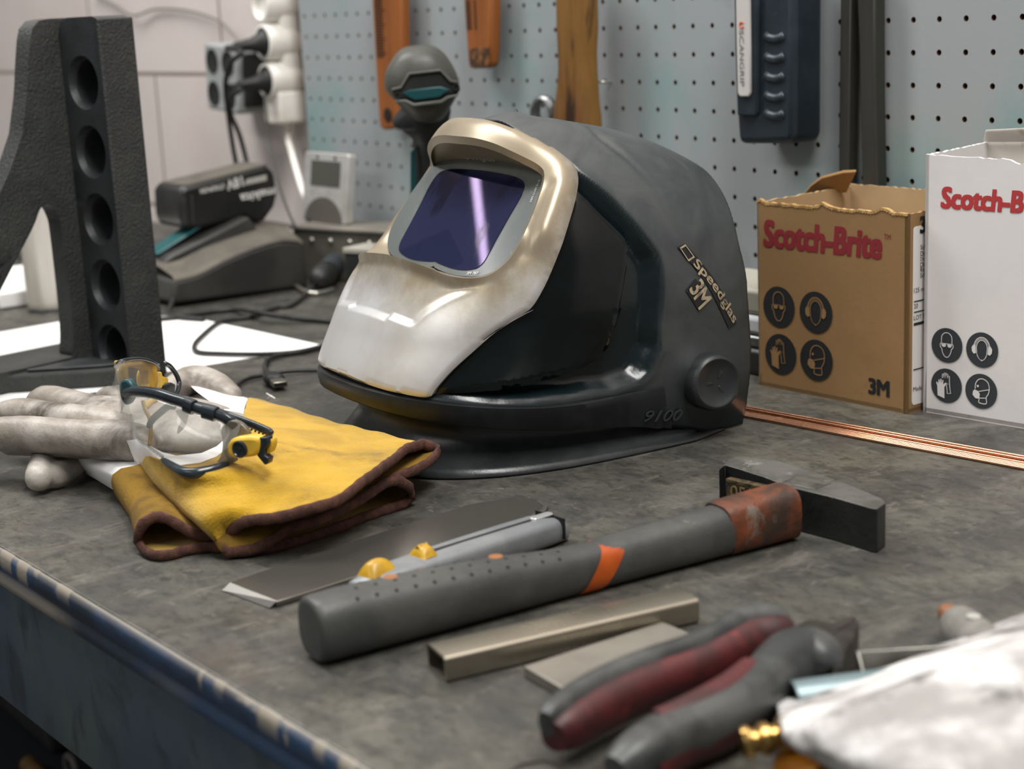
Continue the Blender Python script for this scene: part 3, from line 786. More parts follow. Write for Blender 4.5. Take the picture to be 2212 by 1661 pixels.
# ---- knobs
for sgn in (1, -1):
    kp = lift(kn_ab * [sgn, 1], .004); axk = nrm((sgn, .10, .05))
    kp[0] *= 1
    kc = h2w(kp)[0]; kd = nrm(h2w(kp + axk)[0] - kc)
    kb = MB().lathe([(.0205, -.010), (.0205, .006), (.0200, .0095), (.0188, .0122), (.0172, .0132), (.0160, .0130), (.0150, .0120), (.006, .0112), (.0, .0110)], kc, kd, 40)
    ko = kb.link('headband_knob', mat('knob black', '#232627', .42, c2='#303332', scale=30, bump=.05), helm, smooth=40)
    rb = MB()
    rt = nrm(np.cross(kd, V(0, 0, 1))); upk = np.cross(rt, kd)
    for k in range(3):
        a = 2 * PI * k / 3 + .5
        rb.prism([(-.0008, .003), (.0008, .003), (.002, .0135), (-.002, .0135)], kc + kd * .0108, rt * math.cos(a) + upk * math.sin(a), -rt * math.sin(a) + upk * math.cos(a), kd, 0, .0007)
    rb.link('grip_rib', mat('knob black', '#000000'), ko, bevel=.0005)
# ---- lettering on the shell
def on_shell(off):
    def f(p):
        a = to_ab(w2h(p)); return h2w(lift(a, float(relief(np.array([a]))[0]) + off))[0]
    return f
def shell_text(name, s, p0, p1, h, mt, **k):
    q0 = h2w(hpix(*p0))[0]; q1 = h2w(hpix(*p1))[0]; r = q1 - q0; w_ = np.linalg.norm(r)
    nn = nrm(h2w(hpix(*p0))[0] - h2w(HO)[0]); nn = nrm(nn * .4 + HLv)
    up = np.cross(nn, r)
    return text_on(name, s, mt, helm, q0, r, up, h, w_, wrap=on_shell(k.pop('off', .0006)), **k)
gold = mat('faded gold print', '#a8987c', .5, c2='#5f574a', scale=160, lo=.5, hi=.7)
decal = mat('decal black', '#17191a', .4)
def shell_quad(name, px_, mt, off):
    P = [h2w(hpix(*p))[0] for p in px_]; f = on_shell(off); n_ = 10
    g = [[f(P[0] * (1 - u) * (1 - v) + P[1] * u * (1 - v) + P[2] * u * v + P[3] * (1 - u) * v) for u in np.linspace(0, 1, 3)] for v in np.linspace(0, 1, n_)]
    return MB().grid(g).link(name, mt, helm, smooth=True)
shell_quad('logo_decal', [c4(1112, 970), c4(1165, 945), c4(1505, 1470), c4(1455, 1508)], decal, .0008)
shell_quad('logo_decal', [c4(1165, 1255), c4(1232, 1175), c4(1310, 1330), c4(1255, 1395)], decal, .0008)
shell_text('logo_lettering', 'Speedglas', c4(1200, 1098), c4(1468, 1490), .0088, gold, bold=.02, off=.0014)
shell_text('logo_lettering', '3M', c4(1182, 1250), c4(1250, 1388), .0140, gold, bold=.02, off=.0014, spacing=.9)
fr = MB()
f_ = on_shell(.0014); qs = [h2w(hpix(*c4(*p)))[0] for p in [(1122, 975), (1160, 952), (1222, 1038), (1182, 1066)]]; ce = sum(qs) / 4
for i in range(4):
    a, b_ = qs[i], qs[(i + 1) % 4]
    fr.add([f_(a), f_(b_), f_(b_ + (ce - b_) * .22), f_(a + (ce - a) * .22)], [(0, 1, 2, 3)])
fr.link('logo_frame', gold, helm)
shell_text('model_number', '9100', (1386, 908), (1466, 905), .0080, mat('embossed black', '#303435', .3), shear=.3, off=.0022, depth=.0006)
# visor print
vw = lambda q_: h2w(v3(q_, .0007))[0]
wp = mat('white print', '#c9c9c6', .5)
def visor_text(s, p0, p1, h, flip=False):
    q0, q1 = vpix(*p0), vpix(*p1); a, b_ = vw(q0), vw(q1); nw = nrm(h2w(v3((0, 0), 1))[0] - h2w(v3((0, 0), 0))[0]); r = b_ - a
    return text_on('visor_print', s, wp, visor, a, r, np.cross(nw, r), h, np.linalg.norm(r), lift=.0001)
visor_text('Speedglas', c3(990, 388), c3(1195, 410), .0042)
visor_text('3M 787', c3(1012, 1150), c3(1085, 1150), .0022)
visor_text('5/8/9-13 MM 3/11B', c3(1445, 668), c3(1505, 520), .0022)
# ================================================================== things on the wall
def prism_y(pts, y0, y1, name, mt, parent=None, mb=None, **k):
    """outline read at the plane y0, extruded to y1"""
    P = [at_y(x, y, y0) for x, y in pts]
    m = mb or MB(); m.prism([(p[0], p[2]) for p in P], (0, 0, 0), (1, 0, 0), (0, 0, 1), (0, 1, 0), y0, y1)
    return m if mb else m.link(name, mt, parent, **k)
def prism_x(pts, x0, x1, name, mt, parent=None, **k):
    P = [at_x(x, y, x0) for x, y in pts]
    return MB().prism([(p[1], p[2]) for p in P], (0, 0, 0), (0, 1, 0), (0, 0, 1), (1, 0, 0), x0, x1).link(name, mt, parent, **k)
white_pl = mat('white plastic', '#efebe4', .4, c2='#e2dbcf', scale=8)
black_pl = mat('black plastic', '#1c1d1d', .45, c2='#2c2c2a', scale=20, bump=.05)
black_rub = mat('black rubber', '#171818', .5, c2='#262625', scale=30, bump=.1)
grey_pl = mat('grey plastic', '#a0a3a3', .45, c2='#8d9090', scale=10)

# ---- power strip of round sockets on the board's edge
pc = at_y(636, 90, YW)
strip = thing('power_strip', 'white power strip of round sockets upright on the wall beside the tool board', 'power strip', (pc[0], YW, at_y(636, 262, YW)[2]))
zc = [at_y(632, y, YW)[2] for y in (-74, 6, 88, 170)]
for z in zc:
    MB().lathe([(.0205, 0), (.0235, .004), (.0238, .040), (.0222, .0455), (.0195, .0462), (.0188, .0395), (0, .0392)], (pc[0], YW - .001, z), (0, -1, 0), 36).link('socket', white_pl, strip, smooth=40)
MB().prism(rrect(.036, zc[0] - zc[3] + .085, .012, 5), (pc[0], YW - .001, (zc[0] + zc[3]) / 2 - .014), (1, 0, 0), (0, 0, 1), (0, -1, 0), 0, .026).link('backbone', white_pl, strip, bevel=.004)
zb_ = at_y(632, 228, YW)[2]
MB().prism(rrect(.044, .042, .006, 4), (pc[0], YW - .001, zb_), (1, 0, 0), (0, 0, 1), (0, -1, 0), 0, .040).link('end_block', white_pl, strip, bevel=.003)
e0 = V(pc[0], YW - .018, zb_ - .021)
cpath = [e0, e0 + V(.003, -.004, -.02), at_y(630, 330, -.02), at_y(650, 400, -.05), at_y(664, 440, -.055), at_y(668, 478, -.050)]
MB().tube(spline(cpath, 6), .0042, 12).link('supply_cord', white_pl, strip, smooth=True)

def plug(z, cable, label, nm='power_plug'):
    o = V(pc[0], YW - .041, z)
    t = thing(nm, label, 'plug', o, group='black plugs in the power strip')
    MB().lathe([(.0165, 0), (.0178, .002), (.0176, .006), (.012, .012), (.0082, .022), (.0068, .034), (.0055, .044), (0, .044)], o, (-.12, -1, -.08), 28).link('plug_body', black_rub, t, smooth=50)
    ax = nrm((-.12, -1, -.08)); MB().tube(spline([o + ax * .042, o + ax * .055] + cable, 6), .0032, 10).link('cord', black_rub, t, smooth=True)
plug(zc[2], [at_y(522, 112, -.075), at_y(500, 135, -.08), at_y(487, 178, -.07), at_y(492, 240, -.05), at_y(502, 310, -.04), at_y(512, 370, -.03), at_y(516, 450, -.02)], 'black plug in the middle of the white power strip')
plug(zc[3], [at_y(520, 193, -.07), at_y(503, 205, -.075), at_y(496, 218, -.07), at_y(500, 250, -.06), at_y(520, 300, -.03), at_y(545, 400, -.02)], 'lower black plug in the white power strip, just above its end block')
# ---- grey four-way socket block
br = at_y(511, 170, -.035)
gb = thing('socket_block', 'tilted grey block with four round sockets on the white wall', 'socket block', (br[0] - .045, -.035, br[2] - .043))
a = math.radians(4); RX, RZ = V(math.cos(a), 0, -math.sin(a)), V(math.sin(a), 0, math.cos(a)); gc = V(br[0] - .045, -.035, br[2])
MB().prism(rrect(.092, .088, .006, 4), gc, RX, RZ, (0, 1, 0), 0, .064).link('housing', grey_pl, gb, bevel=.003)
for i in (-1, 1):
    for j in (-1, 1):
        c = gc + RX * i * .0225 + RZ * j * .0215
        MB().lathe([(.0164, .001), (.0162, -.0014), (.0152, -.0014), (.014, -.0006), (0, -.0006)], c, (0, 1, 0), 28).link('socket', black_pl, gb, smooth=40)
MB().prism(rrect(.046, .070, .004, 3), gc + RX * .0462 + V(0, .031, 0), (0, 1, 0), RZ, RX, 0, .004).link('side_cover', black_pl, gb, bevel=.0015)
# ---- thin wall cables
thin = mat('thin grey cable', '#77756d', .5)
o = MB().tube(spline([at_y(200, -12, .024), at_y(240, 6, .024), at_y(287, 33, .02), at_y(335, 20, .024), at_y(400, 22, .024), at_y(468, 42, .02), at_y(500, 70, .0), at_y(517, 92, -.015)], 8), .0018, 8).link('wall_cable', thin, smooth=True)
tag(o, 'thin grey cable running along the white wall to the four-socket block', 'cable')
o = MB().tube(spline([at_y(572, 205, -.03), at_y(578, 260, -.04), at_y(585, 320, -.05), at_y(603, 400, -.07), at_y(622, 455, -.09), at_y(640, 494, -.105)], 8), .0016, 8).link('hanging_cable', mat('dark cable', '#3a3a36', .5), smooth=True)
tag(o, 'thin dark cable hanging from the power strip behind the battery', 'cable')

# ---- orange handles hung on the board
def wood(name, c='#8f5a2a', c2='#5f3616', c3='#20150c', lo3=.58):
    return mat(name, c, .5, c2=c2, scale=16, lo=.38, hi=.66, stretch=(1, 1, .14), c3=c3, scale3=26, lo3=lo3, hi3=lo3 + .1, bump=.15, bscale=120)
ink = mat('black marking', '#1d120a', .6)
YH = -.024
t = thing('wooden_ruler', 'long orange wooden ruler with dark ticks hanging behind the power drill', 'ruler', at_y(840, 280, YH))
prism_y([(799, -60), (866, -60), (869, 150), (868, 240), (862, 272), (852, 278), (828, 281), (819, 274), (814, 200)], YH, YH + .012, 'ruler_body', wood('orange wood', '#8e5223'), t, bevel=.003)
for k in range(22):
    y = -10 + k * 6.2
    prism_y([(808 + k * .25, y), (824 + k * .25 + (4 if k % 5 == 0 else 0), y - .3), (824 + k * .25 + (4 if k % 5 == 0 else 0), y + 2.1), (808 + k * .25, y + 2.4)], YH - .0006, YH, 'ruler_tick', ink, t)
for cx, cy, rr_ in ((838, 248, .0080), (862, 268, .0066)):
    c = at_y(cx, cy, YH - .0004); MB().lathe([(rr_, 0), (rr_, .0010), (rr_ * .8, .0012), (0, .0012)], c, (0, -1, 0), 20).link('end_hole', ink, t)
t = thing('wooden_ruler', 'short orange wooden ruler with a column of dark dots hanging on the board', 'ruler', at_y(1035, 146, YH))
prism_y([(996, -60), (1062, -60), (1060, 100), (1057, 143), (1049, 148), (1018, 149), (1010, 142), (1004, 60)], YH, YH + .014, 'ruler_body', wood('orange wood', '#8e5223'), t, bevel=.004)
for k in range(9):
    y = 2 + k * 7.3
    c = at_y(1025 + k * .35, y, YH - .0003); MB().lathe([(.0013, 0), (.0013, .0006), (0, .0006)], c, (0, -1, 0), 8).link('grip_dot', ink, t)
    prism_y([(1004 + k * .4, y - 1.5), (1015 + k * .4, y - 1.8), (1015 + k * .4, y + 1.8), (1004 + k * .4, y + 1.8)], YH - .0006, YH, 'ruler_tick', ink, t)
prism_y([(1014, 104), (1057, 102), (1055, 140), (1048, 147), (1019, 148), (1014, 142)], YH - .0007, YH - .0001, 'burnt_end', mat('burnt wood', '#3a2413', .7, c2='#8a5a2a', scale=60, lo=.45, hi=.6), t, bevel=.0002)
t = thing('hanging_hammer', 'hammer hanging on the board above the helmet, its worn wooden handle in view', 'hammer', at_y(1248, 250, -.03))
rows = []
for yy, cx, hw in [(-60, 1246, 34), (0, 1246, 33), (60, 1247, 33), (110, 1247, 31), (150, 1248, 31), (190, 1248, 33), (220, 1247, 35), (250, 1247, 38), (275, 1248, 38)]:
    c = at_y(cx, yy, -.032); e = at_y(cx + hw, yy, -.032); r = abs(e[0] - c[0]); rows.append((c, r))
MB().tube([c for c, r in rows], [(r, r * .62) for c, r in rows], 20, up=(0, 1, 0), expo=2.8).link('handle_shaft', wood('old wood', '#86602d', '#5c3a18', '#2c1b0d', .52), t, smooth=60)
hk = MB().tube(spline([at_y(1268, 176, -.012), at_y(1290, 176, -.012), at_y(1310, 177, -.006), V(at_y(1316, 176, 0)[0], .012, at_y(1316, 176, 0)[2])], 5), .0012, 8).link('board_hook', mat('zinc wire', '#b9b5ab', .35, .8), smooth=True)
tag(hk, 'thin wire hook in the board beside the wooden hammer handle', 'hook')
# ---- ring spanner end above the helmet
c = at_y(1176, 246, -.014)
rg = MB()
path = [c + V(math.cos(q), 0, math.sin(q)) * .0155 for q in np.linspace(0, 2 * PI, 33)]
rg.tube(path, [(.0045, .006)] * 33, 10, up=(0, 1, 0), caps=False)
rg.prism([(-.007, -.075), (.007, -.075), (.007, -.016), (-.007, -.016)], c, (1, 0, 0), (0, 0, 1), (0, 1, 0), -.003, .003)
o = rg.link('ring_spanner', mat('dull steel', '#8f9090', .35, .8, c2='#6f7172', scale=30), smooth=40)
tag(o, 'steel ring spanner hanging on the board just above the helmet', 'spanner')
# ---- inspection lamp
navy = mat('navy plastic', '#1e262d', .4, c2='#28323a', scale=15, c3='#3a4247', scale3=120, lo3=.66, hi3=.72)
t = thing('inspection_lamp', 'dark navy inspection lamp with grey name strip hanging on the board', 'lamp', at_y(1650, 310, -.04))
prism_y([(1578, -70), (1714, -70), (1713, 120), (1713, 290), (1709, 311), (1593, 311), (1588, 240)], -.040, -.004, 'lamp_body', navy, t, bevel=.006, seg=3)
prism_y([(1584, -70), (1640, -70), (1636, 30), (1634, 245), (1630, 251), (1592, 250), (1587, 100)], -.044, -.039, 'side_panel', navy, t, bevel=.002)
prism_y([(1588, -70), (1622, -70), (1618, 0), (1619, 100), (1620, 200), (1616, 209), (1598, 209), (1593, 202), (1590, 80)], -.0465, -.0435, 'name_strip', mat('light grey plastic', '#c3bfba', .4), t, bevel=.001)
q0 = at_y(1597, 66, -.0466); q1 = at_y(1603, 186, -.0466)
text_on('name_lettering', 'SCANGRIP', mat('grey ink', '#6d6c6c', .6), t, at_y(1597, 66, -.0466), (.0, 0, -1), (1, 0, 0), .0052, np.linalg.norm(q1 - q0), lift=.0003)
cq = at_y(1602, 54, -.0469)
MB().tube([cq + V(math.cos(q) * .0024, 0, math.sin(q) * .0024) for q in np.linspace(.6, 5.7, 14)], .0006, 6).link('logo_mark', mat('orange ink', '#d2552a', .5), t)
for y in (80, 124, 166, 208, 247):
    c = at_y(1676, y, -.0385)
    MB().tube([c + V(x, 0, z) for x, z in ((-.0105, .0012), (-.006, -.001), (0, -.0018), (.006, -.001), (.0105, .0012))], .0042, 10).link('grip_rib', navy, t, smooth=True)
# ---- flat bars
stl = mat('dark flat steel', '#55544f', .38, .7, c2='#3c3c39', scale=14, stretch=(1, 1, .1), lo=.35, hi=.65)
def to_bench(x, y): return at_y(x, y, -.012)
o = prism_y([(1816, -70), (1839, -70), (1832, 400), (1828, 560), (1806, 560), (1811, 400)], -.014, -.003, 'flat_bar', stl, bevel=.001)
tag(o, 'narrow flat steel bar standing against the board right of the lamp', 'bar', 'two flat bars behind the open carton')
o = prism_y([(1849, -70), (1889, -70), (1890, 200), (1894, 400), (1896, 560), (1864, 560), (1862, 400), (1855, 100)], -.016, -.003, 'flat_bar', stl, bevel=.0015)
tag(o, 'wider flat steel bar against the board, right of the narrow one', 'bar', 'two flat bars behind the open carton')
# ================================================================== back of the bench, left side
# ---- cast iron angle plate with five holes
ca = math.radians(190); BD = V(math.cos(ca), math.sin(ca), 0); BN = V(-BD[1], BD[0], 0); BQ = V(-.1426, -.4858, HB)
cast = mat('cast iron', '#2d2e2d', .5, c2='#393a38', scale=30, lo=.35, hi=.7, bump=.9, bscale=420, c3='#474845', scale3=300, lo3=.62, hi3=.72, metal=.1)
castm = mat('machined iron', '#323537', .42, c2='#2a2c2d', scale=40, bump=.25, bscale=500)
iron = thing('angle_plate', 'black cast iron angle plate with five round holes, standing left of the gloves', 'angle plate', BQ + BD * .04 - BN * .015)
ZT = .3135
def hole_plate():
    holes = [(.0345 - .0005 * k, z) for k, z in enumerate([.2590, .2005, .1425, .0850, .0270])]
    out = [(-.001, .004), (.087, .004), (.086, .05), (.080, .16), (.0665, .30), (.062, .309), (.056, ZT), (.004, ZT), (-.001, .309)]
    pts = []; ed = []
    def add(loop):
        b = len(pts); pts.extend(loop); n_ = len(loop); ed.extend((b + i, b + (i + 1) % n_) for i in range(n_)); return list(range(b, b + n_))
    lo = add([tuple(p) for p in resample([list(p) for p in out], 60, True)])
    R0 = .0228; nh = 32
    hl = [add([(hx + R0 * math.cos(2 * PI * k / nh), hz + R0 * math.sin(2 * PI * k / nh)) for k in range(nh)]) for hx, hz in holes]
    r = delaunay_2d_cdt([Vector(p) for p in pts], ed, [], 0, 1e-7)
    P2 = [(v.x, v.y) for v in r[0]]; inv = {}
    for new, olds in enumerate(r[3]):
        for q in olds: inv[q] = new
    T = []
    for t_ in r[2]:
        c = np.mean([P2[i] for i in t_], 0)
        if inside([c], [pts[i] for i in lo])[0] and all(math.hypot(c[0] - hx, c[1] - hz) > R0 * .995 for hx, hz in holes): T.append(tuple(t_))
    f3 = lambda p, nn: BQ + BD * p[0] + V(0, 0, p[1]) + BN * nn
    TH = .0313
    vs = [f3(p, 0) for p in P2] + [f3(p, -TH) for p in P2]; n_ = len(P2)
    fs = T + [tuple(n_ + i for i in t_[::-1]) for t_ in T]
    L_ = [inv[i] for i in lo]
    fs += [(L_[i], L_[(i + 1) % len(L_)], n_ + L_[(i + 1) % len(L_)], n_ + L_[i]) for i in range(len(L_))]
    m = MB().add(vs, fs)
    for (hx, hz), hloop in zip(holes, hl):
        rings = []
        for rad, dep in ((R0, 0), (.0222, -.002), (.0205, -.0055), (.0190, -.006), (.0185, -.0285)):
            rings.append([f3((hx + rad * math.cos(2 * PI * k / nh), hz + rad * math.sin(2 * PI * k / nh)), dep) for k in range(nh)])
        b = len(m.v); m.loft(rings, True, False); m.add(rings[-1], [tuple(range(nh))])
    me = m.mesh(); bm = bmesh.new(); bm.from_mesh(me); bmesh.ops.remove_doubles(bm, verts=bm.verts[:], dist=1e-5); bmesh.ops.recalc_face_normals(bm, faces=bm.faces[:]); bm.to_mesh(me); bm.free()
    return link_mesh('hole_plate', me, castm, iron, bevel=.0035, seg=3)
hole_plate()
# machined flank strip and flange cheek along the right of the holes
MB().prism([(-.0035, .004), (.0, .004), (.0, ZT - .002), (-.0035, ZT - .002)], BQ, BD, (0, 0, 1), BN, -.0305, .0045).link('flank', cast, iron, bevel=.0025, seg=3)
# side web with the arch: (out, z) outline
def arc(cx, cz, r, a0, a1, n=8): return [(cx + r * math.cos(math.radians(a0 + (a1 - a0) * k / n)), cz + r * math.sin(math.radians(a0 + (a1 - a0) * k / n))) for k in range(n + 1)]
web = [(-.030, .002), (.160, .002), (.162, .018), (.140, .060), (.112, .108), (.085, .152), (.060, .190), (.045, .219), (.036, .252), (.031, .280), (.026, .304), (.020, .3115), (.012, .3135), (-.030, .3135)]
archo = [(.020, .026), (.0165, .06), (.0165, .13), (.0185, .146), (.0235, .1555), (.030, .1575), (.036, .1535), (.046, .137), (.080, .0925), (.112, .046), (.124, .026), (.120, .0205), (.030, .0205)]
archo = [tuple(p) for p in spline(archo, 4, True)]
def web_mesh(d0, d1, name, out, hole, mt, bev):
    pts = [Vector(p) for p in resample([list(p) for p in out], 90, True)] + [Vector((p[0], p[1])) for p in archo]
    n0 = 90; n1 = len(archo); ed = [(i, (i + 1) % n0) for i in range(n0)] + [(n0 + i, n0 + (i + 1) % n1) for i in range(n1)]
    r = delaunay_2d_cdt(pts, ed, [], 0, 1e-7); P2 = [(v.x, v.y) for v in r[0]]
    T = [tuple(t_) for t_ in r[2] if inside([np.mean([P2[i] for i in t_], 0)], [tuple(p) for p in pts[:n0]])[0] and not inside([np.mean([P2[i] for i in t_], 0)], archo)[0]]
    f3 = lambda p, d: BQ + BN * p[0] + V(0, 0, p[1]) + BD * d
    n_ = len(P2); vs = [f3(p, d0) for p in P2] + [f3(p, d1) for p in P2]; fs = T + [tuple(n_ + i for i in t_[::-1]) for t_ in T]
    for L_ in (range(n0), range(n0, n0 + n1)):
        L_ = list(L_); fs += [(L_[i], L_[(i + 1) % len(L_)], n_ + L_[(i + 1) % len(L_)], n_ + L_[i]) for i in range(len(L_))]
    me = mesh_of(vs, fs); bm = bmesh.new(); bm.from_mesh(me); bmesh.ops.recalc_face_normals(bm, faces=bm.faces[:]); bm.to_mesh(me); bm.free()
    return link_mesh(name, me, mt, iron, bevel=bev, seg=3)
web_mesh(.066, .088, 'side_web', web, archo, cast, .003)
MB().prism([(.156, -.030), (.156, .162), (.118, .162), (.074, .094), (.036, .052), (.012, .024), (.0, .0), (-.002, -.030)][::-1], BQ, BD, BN, (0, 0, 1), .0, .0165).link('base_flange', cast, iron, bevel=.003, seg=3)
MB().prism([(.062, .005), (.062, .070), (.040, .046), (.018, .020), (.010, .005)][::-1], BQ, BD, BN, (0, 0, 1), .0165, .0195).link('base_rib', castm, iron, bevel=.0025, seg=3)
cb = BQ + BD * .066 + BN * .083 + V(0, 0, .128)
MB().lathe([(.017, -.001), (.0165, .001), (.014, .0016), (0, .0014)], cb, -BD, 32).link('cast_boss', cast, iron, smooth=30)
MB().box(cb - BD * .0012 + V(0, 0, -.022) + BN * .004, (.0016, .014, .003)).box(cb - BD * .0012 + V(0, 0, -.030) + BN * .006, (.0016, .003, .012)).link('cast_lettering', cast, iron, bevel=.0005)

# ---- white paper sheet
PZ = .0006
pp = [at_z(395, 681, PZ), at_z(440, 691, PZ), at_z(560, 716, PZ), at_z(690, 744, PZ), at_z(640, 757, PZ), at_z(545, 772, PZ), at_z(360, 803, PZ), at_z(250, 840, PZ), at_z(80, 905, PZ) , at_z(-120, 900, PZ), at_z(-160, 745, PZ), at_z(145, 692, PZ)]
pp[8] = at_z(60, 868, PZ)
pl = MB(); n = len(pp); pl.add(list(pp) + [p - V(0, 0, .0004) for p in pp], [tuple(range(n)), tuple(range(n, 2 * n))[::-1]] + [(i, (i + 1) % n, n + (i + 1) % n, n + i) for i in range(n)])
o = pl.link('paper_sheet', mat('white paper', '#f2f1ee', .8)); tag(o, 'large white paper sheet under the angle plate', 'paper')

# ---- battery charger
chg = mat('charger black', '#2c2b29', .5, c2='#3b3936', scale=12, bump=.1, bscale=200)
dusty = mat('dusty black plastic', '#4b4740', .6, c2='#625c52', scale=14, lo=.35, hi=.65, bump=.1)
XC = -.47
t = thing('battery_charger', 'dusty black battery charger with a battery on top, behind the angle plate', 'charger', (XC - .05, -.215, HB))
prism_x([(372, 658), (668, 621), (664, 590), (655, 528), (640, 521), (600, 521), (540, 540), (480, 566), (425, 594), (376, 606)], XC, XC - .13, 'housing', chg, t, bevel=.005, seg=3)
c_ = [at_x(*p, XC + .0) for p in [(376, 606), (425, 594), (480, 566), (540, 540), (600, 521), (640, 521), (655, 528)]]
rows = []
for dx, up, dy in ((.0003, -.001, 0), (-.004, .0035, .001), (-.02, .0065, .004), (-.055, .012, .010), (-.095, .012, .012), (-.13, .008, .012)):
    rows.append([p + V(dx, dy * (1 if i > 2 else .3), up + .0004) for i, p in enumerate(c_)])
MB().grid(surf(rows, 3, 3)).link('top_cover', dusty, t, smooth=True)
b0 = c_[0] + V(-.05, .01, .010); b1 = c_[4] + V(-.045, .0, .012)
dirv = nrm(b1 - b0)
MB().hexa([b0 + V(0, 0, 0), b1 + V(0, 0, -.002), b1 + V(-.07, 0, -.002), b0 + V(-.07, 0, 0), b0 + V(-.002, .012, .010), b1 + V(-.002, -.01, .014), b1 + V(-.066, -.01, .014), b0 + V(-.066, .012, .010)]).link('battery_rail', chg, t, bevel=.003)
MB().hexa([b0 + V(-.020, .005, .010), b1 + V(-.020, -.05, .0115), b1 + V(-.056, -.05, .0115), b0 + V(-.056, .005, .010), b0 + V(-.022, .006, .0112), b1 + V(-.022, -.052, .0130), b1 + V(-.054, -.052, .0130), b0 + V(-.054, .006, .0112)]).link('teal_insert', mat('teal plastic', '#1a5053', .4), t, bevel=.0008)
MB().tube(spline([at_x(376, 645, XC + .004), at_z(366, 672, .004), at_z(380, 684, .0035), at_z(440, 690, .003)], 6), .0028, 8).link('mains_lead', black_rub, t, smooth=True)
# ---- battery pack
XB = -.535
t = thing('battery_pack', 'black power tool battery with white lettering upside down, on the charger', 'battery', at_x(480, 492, XB - .035))
prism_x([(388, 418), (396, 402), (578, 357), (594, 372), (601, 420), (594, 448), (572, 478), (556, 484), (530, 470), (430, 496), (398, 494), (391, 470)], XB, XB - .072, 'case', mat('battery black', '#171716', .35, c2='#242322', scale=15), t, bevel=.006, seg=3)
prism_x([(399, 399), (576, 354), (580, 358), (402, 404)], XB - .004, XB - .066, 'dusty_top', dusty, t, bevel=.001)
for px_ in ([(395, 430), (404, 428), (408, 486), (400, 488)], [(412, 424), (418, 422), (422, 484), (415, 486)]):
    prism_x(px_, XB + .0012, XB - .001, 'latch_rib', black_pl, t, bevel=.0005)
def x_text(name, s, p_o, p_r, h, mt, xpl, bold=0.02):
    o_, r_ = at_x(*p_o, xpl), at_x(*p_r, xpl); rv = r_ - o_
    text_on(name, s, mt, t, o_, rv, np.cross(V(1, 0, 0), rv), h, np.linalg.norm(rv), bold=bold, lift=.0005)
wi = mat('white ink', '#c9c7c2', .5)
x_text('name_lettering', 'makita', (592, 404), (517, 420), .0105, wi, XB, .03)
x_text('volt_lettering', '18V', (522, 380), (487, 390), .0120, wi, XB, .03)
x_text('type_lettering', 'LITHIUM-ION', (484, 396), (431, 408), .0060, wi, XB, .03)
prism_x([(533, 387), (576, 377), (576, 390), (529, 400)], XB + .0006, XB - .0002, 'capacity_mark', mat('grey ink light', '#a5a39c', .5), t)

# ---- ribbed white can behind the plate
cc = at_z(106, 668, 0)
t = thing('spray_can', 'ribbed white can seen through the arch of the angle plate', 'can', cc)
zt = at_y(62, 283, cc[1])[2] - HB
canm = mat('white can', '#dcd6cd', .35, metal=.3, c2='#b9b2a6', scale=10, stretch=(1, 1, .1))
nn = 48; rings = []
for r_, z_ in ((.020, 0), (.0225, .003), (.0228, .01), (.0228, zt * .86), (.0215, zt * .92), (.014, zt), (.0135, zt + .004)):
    rings.append([cc + V(math.cos(2 * PI * k / nn) * r_ * (1 + (.012 if k % 6 < 3 or not .005 < z_ < zt * .9 else -.055)), math.sin(2 * PI * k / nn) * r_ * (1 + (.012 if k % 6 < 3 or not .005 < z_ < zt * .9 else -.055)), z_) for k in range(nn)])
MB().loft(rings).link('can_body', canm, t, smooth=50)
MB().lathe([(.0140, zt - .004), (.0142, zt + .006), (.0125, zt + .010), (.0, zt + .011)], cc, (0, 0, 1), 30).link('can_cap', mat('white cap', '#eeeae4', .4), t, smooth=50)
MB().lathe([(.0225, -.0), (.0232, .002), (.0225, .0045)], cc, (0, 0, 1), 30, caps=False).link('base_rim', mat('dull steel', '#000000'), t, smooth=50)
# clutter left of the can
o = MB().box(at_z(-10, 640, .010) + V(-.06, .06, 0), (.20, .14, .018)).link('notebook', mat('white paper', '#000000'), bevel=.002); tag(o, 'white paper pad lying behind the angle plate, left of the can', 'paper pad')
c = at_z(20, 590, 0) + V(-.10, .10, 0)
o = MB().box(c + V(0, 0, .030), (.16, .09, .060)).link('tool_case', mat('grey case', '#5c5a53', .5, c2='#6b685f', scale=9), bevel=.004); tag(o, 'small grey case at the back left of the bench', 'case')
o = MB().prism([(-.006, 0), (.004, -.002), (.007, .001), (.002, .005), (-.004, .004)], at_z(33, 662, 0), (1, 0, 0), (0, 1, 0), (0, 0, 1), 0, .003).link('red_scrap', mat('red scrap', '#a4472e', .6), bevel=.001); tag(o, 'tiny red scrap on the bench left of the ribbed can', 'scrap')

